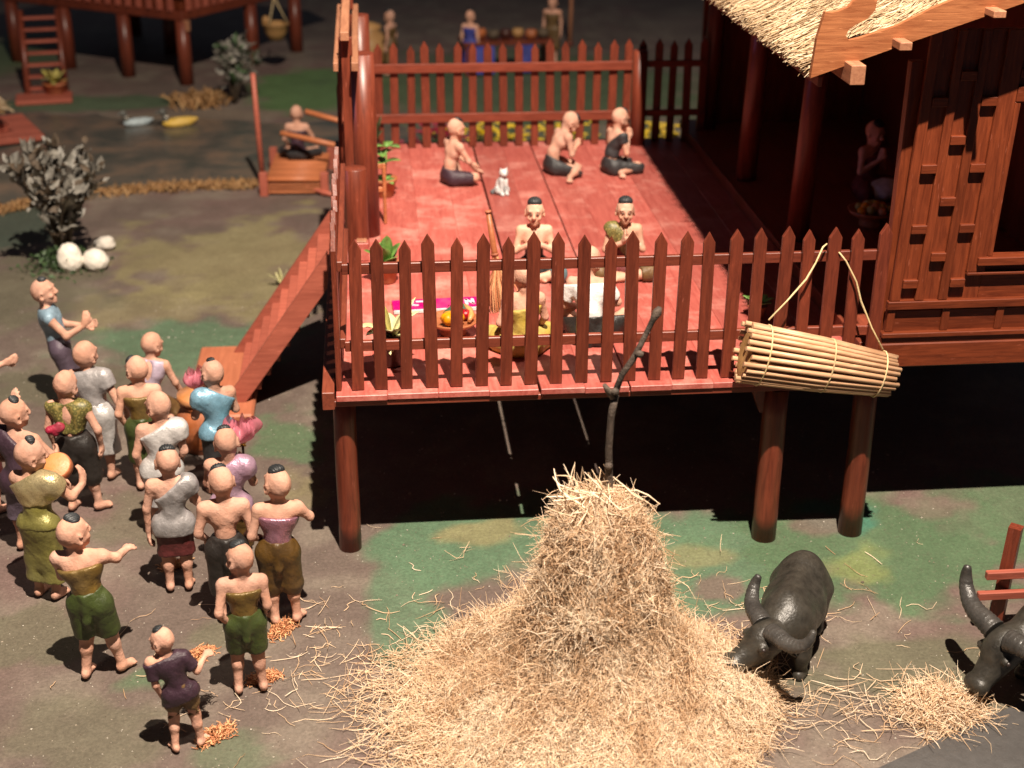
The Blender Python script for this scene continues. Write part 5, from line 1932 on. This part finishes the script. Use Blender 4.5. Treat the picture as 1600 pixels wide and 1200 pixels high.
cat = thing('cat', 'small grey and white cat sitting in the middle of the deck', 'cat', at(784, 303, H), D(-160))
S = SDF(.025)
S.el((0, -.02, .11), (.075, .085, .11)).el((0, .03, .20), (.058, .055, .085)).el((0, .055, .305), (.062, .056, .054)).el((0, .10, .292), (.03, .026, .022))
for x in (-1, 1):
    S.rc((x * .036, .058, .335), (x * .046, .05, .372), .020, .007, .008)
    S.rc((x * .035, .06, .20), (x * .035, .085, .02), .026, .022).rc((x * .035, .085, .02), (x * .035, .115, .016), .022, .018)
    S.el((x * .068, .0, .055), (.04, .075, .055))
bo = link('body', S.mesh('body', .0085, .001), 'catw', cat)
MB().tube([(0, -.09, .03), (.06, -.12, .025), (.12, -.07, .025), (.13, .0, .03)], [.024, .024, .022, .014], 9).build('tail', 'catg', cat)
for x in (-1, 1):
    MB().ball((x * .024, .104, .315), .007, 8, 5).build('eye', 'eye', bo)

br2 = thing('broom', 'upright straw broom with orange binding on the deck', 'broom', at(786, 482, H), 0)
top = AY(762, 326, G(786, 482, H)[1] + .1) - np.array(br2.location)
top = np.array(top)
n = 150
t0 = RNG.normal(0, .06, (n, 2))
pts = np.zeros((n, 6, 3))
for i, t in enumerate(np.linspace(0, 1, 6)):
    sp_ = 1.25 if t == 0 else (1.0 - t) * 1.1 + .22
    pts[:, i, :2] = t0 * sp_ * (1 if t < .55 else .45)
    pts[:, i] += top * (t * .62)
    pts[:, i, 2] += .004
strand_obj('bristles', pts, RNG.uniform(.005, .009, n), 'fluff', br2)
MB().tube([top * .42, top * .6, top * .98], [.034, .034, .026], 12).build('handle', 'slat', br2)
for t in (.42, .55, .97):
    MB().tube([top * (t - .012), top * (t + .012)], [.042 if t < .9 else .034] * 2, 12).build('binding', 'fluff' if False else 'orange', br2)

tr = thing('fruit_tray', 'round wooden tray of fruit behind the front pickets', 'tray', at(708, 522, H))
MB().lathe([(0, .0), (.13, .0), (.14, .03), (.10, .07), (.12, .10), (.24, .13), (.27, .17), (.255, .175), (.23, .145), (0, .14)], 32).build('bowl', 'slat', tr)
wm = thing('watermelon_slice', 'red watermelon slice with pale rind on the fruit tray', 'fruit', np.array(at(708, 522, H)) + (-.02, .04, .145))
W_ = MB()
for i, (r, mt) in enumerate(((.125, 'melonred'), (.140, 'white'), (.150, 'melongreen'))):
    mb = MB()
    k = 22
    poly = [(r * math.cos(math.pi + math.pi * q / k), r * math.sin(math.pi + math.pi * q / k) + .16) for q in range(k + 1)]
    th_ = .05 - i * .006
    mb.prism(poly, -th_, th_)
    mb.build(('flesh', 'pith', 'rind')[i], mt, wm, rot=(D(-35), D(150), 0), loc=(0, 0, .12))
for k in range(7):
    MB().ball((random.uniform(-.07, .07), -.075 - .01 * k % .03, .16 + random.uniform(-.04, .04)), .007, 6, 4).build('seed', 'eye', wm)
pmk = thing('orange_pumpkin', 'ribbed orange yellow pumpkin at front of the fruit tray', 'fruit', np.array(at(708, 522, H)) + (-.01, -.12, .150))
mb = MB()
mb.lathe([(0.0, .0), (.05, .0), (.10, .03), (.12, .075), (.10, .12), (.05, .14), (.0, .125)], 40)
mb.v = [(x * (1 + .09 * math.cos(8 * math.atan2(y, x))), y * (1 + .09 * math.cos(8 * math.atan2(y, x))), z) for x, y, z in mb.v]
mb.build('flesh', 'fruit', pmk)
MB().tube([(0, 0, .12), (.01, 0, .16)], [.014, .010], 7).build('stalk', 'leafdark', pmk)
ap = thing('red_apple', 'dark red apple at right of the watermelon slice', 'fruit', np.array(at(708, 522, H)) + (.13, .02, .150))
MB().lathe([(0, .01), (.03, .0), (.06, .03), (.066, .065), (.045, .105), (.015, .10), (0, .09)], 20).build('flesh', 'apple', ap)
MB().tube([(0, 0, .09), (.01, 0, .125)], [.005, .004], 6).build('stalk', 'twig', ap)
bn = MB().tube([(.16, -.12, .03), (.19, -.03, .05), (.18, .06, .08), (.13, .12, .12)], [.018, .034, .034, .014], 10).build('banana', 'banana', None, np.array(at(708, 522, H)) + (0, 0, .158))
tag(bn, 'curved tan banana along the right rim of the fruit tray', 'fruit')

# magenta strip lying on the deck, white letters
ba = G(628, 482, H)
bb = G(752, 476, H)
vec = (bb - ba)
ang = math.atan2(vec[1], vec[0])
bn2 = thing('lettered_board', 'magenta strip with white lettering lying on the deck behind the fruit', 'sign', (ba + bb) / 2 + (0, 0, .004), ang)
Lb = np.linalg.norm(vec)
MB().box((-Lb / 2 - .10, -.16, 0), (Lb / 2, .16, .035), .006).build('board', 'magenta', bn2)
MB().box((-Lb / 2 - .10, -.176, .0), (Lb / 2, -.1605, .040), .003).build('edge', 'white', bn2)


def stroke(pts, x, name='letter'):
    mb = MB()
    P_ = [np.array((x + a * .12, (b - .5) * .18, .0375)) for a, b in pts]
    for p, q in zip(P_[:-1], P_[1:]):
        d = (q - p) / np.linalg.norm(q - p)
        s = np.cross(d, (0, 0, 1)) * .016
        e = d * .012
        v = [p - e - s, q + e - s, q + e + s, p - e + s]
        mb.add([tuple(a_) for a_ in v] + [tuple(a_ + np.array((0, 0, .004))) for a_ in v], [(4, 5, 6, 7), (0, 1, 5, 4), (1, 2, 6, 5), (2, 3, 7, 6), (3, 0, 4, 7)])
    mb.build(name, 'ink', bn2)


stroke([(0, .8), (.5, .8), (.3, .4), (.9, .3)], -Lb / 2 + .06)
stroke([(0, .9), (.7, .9), (.7, .2), (1, .2)], -Lb / 2 + .17)
stroke([(0, .1), (0, .9), (.6, .2), (.6, .9)], Lb / 2 - .165)

# offerings inside the house
ob = thing('offering_bowl', 'bowl of fruit standing in the dark inside the house', 'bowl', at(1360, 352, H + .15))
MB().lathe([(0, 0), (.14, 0), (.15, .04), (.12, .08), (.26, .15), (.30, .21), (.28, .21), (.2, .15), (0, .13)], 24).build('bowl', 'slat', ob)
for k in range(14):
    a, r = k * 2.4, .05 + .012 * k
    MB().ball((r * math.cos(a), r * math.sin(a), .26 - .004 * k), (.055, .06, .055), 10, 7).build('fruit', ('fruit', 'leafyellow', 'banana', 'leafyellow')[k % 4], ob)
oc = thing('white_cushion', 'white cushion on the dark house floor beside the fruit bowl', 'cushion', at(1378, 312, H + .15))
link('cushion', SDF(.05).el((0, 0, .13), (.24, .2, .13)).el((.05, .02, .2), (.14, .13, .08)).mesh('cushion', .02, .003), 'white', oc)
ball = MB().lathe([(0, 0), (.10, 0), (.14, .05), (.15, .10), (.13, .10), (.0, .08)], 20).build('dish', 'leafdark', None, at(1395, 338, H + .15))
tag(ball, 'small dark green dish beside the white cushion in the house', 'dish')


# ================================================================== yard: shrub, stones, pond side
def shrub(label, loc, h, r, n, mats, name='shrub', stems=11, leafs=(.10, .2), up=.6, low=.25):
    t = thing(name, label, 'shrub', loc)
    sm = MB()
    tips = []
    for k in range(stems):
        a = 2 * math.pi * k / stems + random.uniform(-.3, .3)
        rr = r * random.uniform(.25, .95)
        hh = h * random.uniform(.62, 1.0)
        P_ = [np.array((.03 * math.cos(a), .03 * math.sin(a), 0)), np.array((rr * .3 * math.cos(a), rr * .3 * math.sin(a), hh * .45)),
              np.array((rr * .7 * math.cos(a + .2), rr * .7 * math.sin(a + .2), hh * .8)), np.array((rr * math.cos(a + .3), rr * math.sin(a + .3), hh))]
        sm.tube(P_, [.022, .017, .011, .005], 6)
        tips.append(P_)
    sm.build('stems', 'twig', t)
    V, F_, mi = [], [], []
    for i in range(n):
        P_ = random.choice(tips)
        u = low + (1 - low) * random.random() ** .7
        s = u * 3
        j = min(2, int(s))
        c = P_[j] + (P_[j + 1] - P_[j]) * (s - j) + np.array([random.gauss(0, .05) for _ in range(3)])
        d = np.array((random.gauss(0, 1), random.gauss(0, 1), random.gauss(up, .5)))
        d /= np.linalg.norm(d)
        sd = np.cross(d, [random.gauss(0, 1) for _ in range(3)])
        sd /= np.linalg.norm(sd) + 1e-6
        u_ = np.cross(sd, d)
        L = random.uniform(*leafs)
        w = L * .24
        b = len(V)
        V += [c, c + d * L * .35 + sd * w + u_ * w * .3, c + d * L * .7 + sd * w * .8 - u_ * L * .08 + u_ * w * .3, c + d * L - u_ * L * .22,
              c + d * L * .7 - sd * w * .8 - u_ * L * .08 + u_ * w * .3, c + d * L * .35 - sd * w + u_ * w * .3, c + d * L * .5 - u_ * L * .05]
        F_ += [(b, b + 1, b + 6), (b + 1, b + 2, b + 6), (b + 2, b + 3, b + 6), (b + 3, b + 4, b + 6), (b + 4, b + 5, b + 6), (b + 5, b, b + 6)]
        mi += [i % len(mats)] * 6
    me = fast_mesh('foliage', np.array(V), np.array(F_), True, tri=True)
    for m_ in mats:
        me.materials.append(W[m_])
    me.polygons.foreach_set('material_index', np.array(mi, np.int32))
    link('foliage', me, None, t, kind='stuff')
    return t


sh1 = shrub('grey leaved shrub behind the white stones at the left', at(103, 416), 1.85, .92, 620, ('leafgrey', 'leafgrey', 'leafgrey', 'twig'), leafs=(.15, .28), stems=18, up=1.3)
lowf = []
V, F_ = [], []
for i in range(900):
    a = random.uniform(0, 6.28)
    rr = abs(random.gauss(0, .26))
    c = np.array((rr * math.cos(a) * 1.2, rr * math.sin(a) - .05, random.uniform(0, .42) * max(.1, 1 - rr * 1.6)))
    d = np.array((random.gauss(0, 1), random.gauss(0, 1), random.gauss(.6, .4)))
    d /= np.linalg.norm(d)
    sd = np.cross(d, [random.gauss(0, 1) for _ in range(3)])
    sd /= np.linalg.norm(sd)
    L = random.uniform(.05, .13)
    b = len(V)
    V += [c, c + d * L * .5 + sd * L * .22, c + d * L, c + d * L * .5 - sd * L * .22]
    F_.append((b, b + 1, b + 2, b + 3))
gf = link('low_foliage', fast_mesh('low_foliage', V, F_, False), 'leafdark', sh1, kind='stuff')

for lab, px, py, r, rot in (('upright oval white stone in front of the grey shrub, leftmost of three', 111, 424, (.18, .15, .235), .1),
                            ('round white stone in front of the grey shrub, brightest of three', 150, 421, (.19, .165, .17), -.2),
                            ('small flat white stone behind the round one, rearmost of three', 163, 389, (.19, .13, .10), -.5)):
    p = at(px, py)
    s = SDF(.05).el((0, 0, r[2] * .93), r, rotm(rot, 0, rot)).el((.02, 0, r[2] * .7), np.array(r) * (.95, .95, .7), rotm(rot))
    o = link('white_stone', s.mesh('white_stone', .02, .009), 'stone', None, p)
    tag(o, lab, 'stone')

# dry orange grass along the pond
pth = [(0, 332), (60, 318), (150, 306), (240, 297), (330, 293), (400, 292)]
P0 = []
for k in range(1500):
    i = random.randrange(len(pth) - 1)
    u = random.random()
    px = pth[i][0] + (pth[i + 1][0] - pth[i][0]) * u
    py = pth[i][1] + (pth[i + 1][1] - pth[i][1]) * u + random.gauss(0, 2.5)
    g = G(px, py)
    P0.append((g[0], g[1], .05))
P0 = np.array(P0)
n = len(P0)
d = np.column_stack([RNG.normal(0, .8, n), RNG.normal(0, .5, n), RNG.uniform(.2, 1.2, n)])
o = strand_obj('dry_grass', curved(P0, d, RNG.uniform(.10, .22, n), 5, .6), RNG.uniform(.008, .016, n), 'drygrass')
tag(o, 'strip of dry orange grass along the near bank of the pond', 'grass')
c = at(312, 163)
n = 260
P0 = np.column_stack([RNG.normal(0, .28, n), RNG.normal(0, .2, n), np.full(n, .1)])
d = np.column_stack([RNG.normal(0, .6, n), RNG.normal(0, .5, n), RNG.uniform(.4, 1.2, n)])
o = strand_obj('dry_grass', curved(P0, d, RNG.uniform(.2, .5, n), 5, .6), RNG.uniform(.012, .03, n), 'drygrass', loc=c)
tag(o, 'tuft of dry orange grass at the foot of the far house post', 'grass')

yp = thing('yellow_plant', 'small pale yellow leaved plant beside the staircase', 'plant', at(441, 446))
for dx, dy, dz, L in ((-.6, -.2, .9, .36), (-.1, -.1, 1.2, .40), (.25, 0, 1.0, .34), (-.35, .2, 1.0, .28), (.5, -.3, .5, .22)):
    leaf(yp, (0, 0, 0), (dx, dy, dz), L, .035, 'leafpale' if dz > .8 else 'leafdark', .25)

# ducks on the pond
for lab, px, py, m_, s in (('pale blue grey duck swimming on the pond', 214, 196, 'duckblue', .92), ('yellow bodied duck swimming on the pond', 279, 197, 'duckyellow', 1.1)):
    p = at(px, py)
    t = thing('duck', lab, 'duck', p, D(22), scale=s)
    S = SDF(.06).el((0, 0, .07), (.30, .13, .10)).rc((.18, 0, .08), (.36, 0, .11), .08, .03)
    link('body', S.mesh('body', .02), m_, t)
    S = SDF(.04).rc((-.20, 0, .10), (-.26, 0, .26), .055, .045).el((-.28, 0, .31), (.075, .06, .06)).rc((-.33, 0, .30), (-.42, 0, .285), .026, .016)
    link('head', S.mesh('head', .014), 'duckhead' if m_ == 'duckblue' else 'duckhead', t)
    MB().ball((-.235, 0, .21), (.052, .052, .03), 12, 7).build('collar', 'stone', t)

# ================================================================== landing stage with the sitting figure
jt = thing('landing_stage', 'small slatted bamboo landing stage by the pond', 'platform', at(462, 306), D(-3))
for i in range(14):
    MB().tube([(-.50, .10 + i * .118, .27), (.50, .10 + i * .118, .27)], .052, 8).build('slat', 'slat', jt)
for x in (-.55, .52):
    for y in (.02, 1.7):
        MB().box((x - .07, y - .07, 0), (x + .07, y + .07, .42), .01).build('leg', 'stair', jt)
for i in range(3):
    MB().box((-.48, .0 + .02, .04 + i * .065), (.45, .05, .08 + i * .065), .006).build('lower_slat', 'slat', jt)
MB().tube([(-.63, .55, 0), (-.66, .55, 1.2), (-.68, .55, 2.05)], [.05, .048, .042], 10).build('pole', 'stair', jt)
MB().tube([(-.30, .90, .90), (1.1, .72, .62)], [.05, .05], 10).build('rail', 'slat', jt)
MB().tube([(.12, 1.35, 1.18), (1.2, 1.15, .92)], [.05, .05], 10).build('rail', 'slat', jt)
for x, y, z in ((.95, .74, .6), (1.05, 1.18, .9)):
    MB().tube([(x, y, 0), (x, y, z)], [.055, .05], 10).build('rail_post', 'stair', jt)
J = sit(face=(0, 0, 0), er=(.30, .10, .40), wr=(.30, .30, .30))
bx_ = np.array(jt.location)
person('figurine in dark purple wrap sitting on the bamboo landing stage, back turned', (bx_[0] + .02, bx_[1] + 1.25, .326), D(-8), J,
       [('wrap', g_torso(J, .03, .38, .02), 'purple'), ('trousers', g_shorts(J, .03, 1.2, knot=False, top=.02), 'charcoal')], None, 1.0, vox=.02)
ct = thing('curved_oar', 'curved wooden oar lying beside the landing stage', 'oar', at(470, 300))
MB().tube([(.0, 0, .22), (.15, -.1, .13), (.4, -.3, .07), (.75, -.5, .05)], [.02, .035, .04, .05], 9).build('shaft', 'stair', ct)
MB().tube([(.75, -.5, .05), (.95, -.6, .05), (1.15, -.7, .05)], [.05, .08, .02], 9, flat=.3).build('blade', 'stair', ct)

# ================================================================== raft hut at the left edge
rh = thing('raft_hut', 'red plank raft with thatched hut at the left edge of the pond', 'raft', G(20, 228), D(24))
for i in range(6):
    MB().box((-2.4, -.05 + i * .33, .05), (.62, .26 + i * .33, .17), .012).build('plank', 'stair', rh)
MB().box((-2.4, .25, .18), (-.35, 1.5, .62), .02).build('hut_wall', 'stair', rh)
MB().box((-.30, .5, .18), (.05, 1.2, .34), .02).build('bench', 'stair', rh)
MB().prism([(-2.6, .64), (-.05, .64), (-.35, 1.02), (-2.6, 1.02)], .05, 1.7).build('roof', 'haycore', rh)
n = 900
P0 = np.column_stack([RNG.uniform(-1.6, -.1, n), RNG.uniform(0, 1.7, n), RNG.uniform(.66, 1.08, n)])
P0[:, 0] = np.minimum(P0[:, 0], -.05 - (P0[:, 2] - .64) * .7)
d = np.column_stack([RNG.uniform(.4, 1, n), RNG.normal(-.2, .3, n), RNG.normal(-.3, .3, n)])
strand_obj('thatch_straw', curved(P0, d, RNG.uniform(.3, .6, n), 5, .4), RNG.uniform(.012, .03, n), 'thatch', rh)

# ================================================================== far house
fh = thing('far_stilt_house', 'blurred dark wooden house on stilts beyond the pond', 'house', (-4.02, 21.38, 0), D(-33.5))
ZF = 1.45
MB().box((-5.6, 0, ZF), (.06, 4.6, ZF + .2), .02).build('floor_beam', 'post', fh)
for i in range(11):
    y = .2 + i * .30
    MB().box((.01, y, ZF + .205), (.09, y + .16, ZF + 1.2), .01).build('wall_slat', 'stair', fh)
for i in range(17):
    x = -5.3 + i * .31
    MB().box((x, -.04, ZF + .205), (x + .15, .04, ZF + 1.2), .01).build('wall_slat', 'stair', fh)
MB().box((-5.5, .15, ZF + .202), (-.05, 4.5, ZF + 1.5), .02).build('wall', 'housev', fh)
MB().prism([(-6.2, ZF + 1.2), (.7, ZF + 1.2), (.2, ZF + 1.9), (-6.2, ZF + 1.9)], -.6, 5.2).build('roof', 'haycore', fh)
for x, y in ((0, 0.05), (-1.75, .05), (-3.6, .05), (-5.3, .05), (-.02, 2.6), (-.02, 4.4), (-2.6, 2.6), (-5.0, 4.0)):
    MB().tube([(x, y, 0), (x, y, ZF)], [.17, .15], 14).build('stilt', 'post', fh)
MB().box((.07, -.02, ZF - .22), (.2, .1, ZF + .02), .01).build('beam_end', 'beam', fh)
# ladder of the far house
fl = thing('far_ladder', 'blurred dark ladder leaning up to the far stilt house', 'ladder', (-6.95, 20.35, 0), D(10))
for x in (-.40, .40):
    MB().tube([(x, 0, 0), (x, .9, 1.75)], [.075, .07], 6).build('stringer', 'post', fl)
for i in range(7):
    t = (i + .8) / 7.4
    MB().box((-.36, .9 * t - .10, 1.75 * t - .03), (.36, .9 * t + .10, 1.75 * t + .02), .008).build('step', 'stair', fl)
pd = MB().box((-.6, -.4, 0), (.6, .4, .10), .02).build('ladder_pad', 'stair', None, (-6.95, 20.0, .002), (0, 0, D(10)))
tag(pd, 'flat red pad under the far ladder', 'pad')
t = pot('potted_plant', 'yellow leaved potted plant at the foot of the far ladder', 88, 152, 0, fan(9, .50, .08, 'leafyellow', 1.4, .4), 'terracotta', .24, .34)
shrub('grey leaved shrub under the far house at the pond bank', at(366, 162), 1.5, .62, 260, ('leafgrey', 'leafgrey', 'leafdark'), leafs=(.16, .30), stems=10)
hb = thing('hanging_basket', 'small wicker basket hanging from the far house floor', 'basket', AY(432, 62, 22.6))
MB().lathe([(0, 0), (.16, 0), (.26, .18), (.30, .36), (.33, .38), (.29, .40), (.24, .30), (0, .1)], 22).build('bowl', 'wicker', hb)
for a in (0, 2.1, 4.2):
    MB().tube([(.28 * math.cos(a), .28 * math.sin(a), .38), (0, 0, 1.0)], .016, 6).build('cord', 'cord', hb)
MB().tube([(0, 0, .95), (0, 0, 1.3)], .016, 6).build('cord', 'cord', hb)
MB().ball((-.22, 0, .45), (.10, .10, .12), 10, 7).build('bundle', 'wicker', hb)

# ================================================================== beyond the back fence
fj = thing('far_jar', 'large blurred tan jar beyond the back left corner of the deck', 'jar', at(578, 108))
MB().lathe([(0, 0), (.3, 0), (.5, .3), (.52, .6), (.36, .86), (.26, .92), (.30, 1.0), (.24, 1.0), (0, .9)], 26).build('body', 'wicker', fj)
MB().lathe([(.31, 1.0), (.30, 1.05), (.1, 1.12), (0, 1.13)], 22).build('lid', 'wicker', fj)


def far_person(label, px, py, rzv, mat, s=1.0, z=0.0):
    J = stand(face=(0, -.1, 0))
    person(label, at(px, py, z), rzv, J, [('wrap', g_torso(J, .03, .36, -.05), mat), ('skirt', g_skirt(J, .02, .3), mat)], HAIR, s, vox=.022)


far_person('blurred figurine in dark cloth standing beside the far tan jar', 612, 118, D(60), 'umber', 1.0)
far_person('blurred figurine at the far stall, left of the counter', 735, 118, D(-30), 'bluecloth', 1.0)
far_person('blurred figurine at the far stall, nearer the thin pole', 862, 96, D(160), 'umber', 1.05)
stl = thing('market_stall', 'dim blurred stall with blue cloth beyond the back fence', 'stall', G(790, 112), D(6))
MB().box((-1.1, -.45, .72), (1.1, .45, .80), .01).build('counter', 'post', stl)
MB().box((-1.0, -.43, .05), (-.35, -.40, .71), .01).build('cloth', 'bluecloth', stl)
MB().box((.15, -.43, .05), (.62, -.40, .71), .01).build('cloth', 'bluecloth', stl)
for x in (-1.0, 1.0):
    for y in (-.38, .38):
        MB().box((x - .05, y - .05, 0), (x + .05, y + .05, .715), .01).build('leg', 'post', stl)
for k in range(7):
    b_ = MB().lathe([(0, 0), (.10, 0), (.15, .1), (.13, .2), (.1, .22), (0, .2)], 14).build('bowl', ('wicker', 'terracotta', 'twig', 'darkpot')[k % 4], None,
                                                                                        np.array(stl.location) + (-.9 + k * .3, .1 * math.sin(k * 2.1), .803))
    tag(b_, 'small blurred bowl on the far stall counter', 'bowl', 'bowls on the far stall counter')
pl = thing('thin_pole', 'thin upright pole beyond the back fence', 'pole', at(890, 72))
MB().tube([(0, 0, 0), (.02, 0, 1.0), (0, 0, 2.4)], [.06, .055, .05], 9).build('shaft', 'beam', pl)
MB().tube([(0, 0, 0), (0, 0, .12)], [.10, .08], 10).build('foot', 'post', pl)
# flower bed seen between the back pickets
for lab, px in (('yellow flower clump behind the back fence, left of the bowed figurine', 745), ('yellow flower clump behind the back fence, behind the bowed figurine', 835),
                ('yellow flower clump behind the shaded back pickets', 1035), ('pink flower clump behind the back fence at left', 683)):
    t = thing('flower_clump', lab, 'flowers', G(px, 234), 0)
    n = 60
    mb, ml = MB(), MB()
    wd = .55 if px in (745, 835) else .25
    for k in range(n):
        x, y, z = random.gauss(0, wd), random.gauss(0, .2), random.uniform(.15, .5)
        ml.tube([(x * .9, y, 0), (x, y, z)], [.012, .008], 5)
        for q in range(5):
            a = q * 1.257
            mb.ball((x + .045 * math.cos(a), y + .045 * math.sin(a), z + .02), (.035, .035, .014), 6, 4)
    mb.build('petals', 'yellow' if px != 683 else 'red', t, kind='stuff')
    ml.build('stalks', 'leafdark', t, kind='stuff')
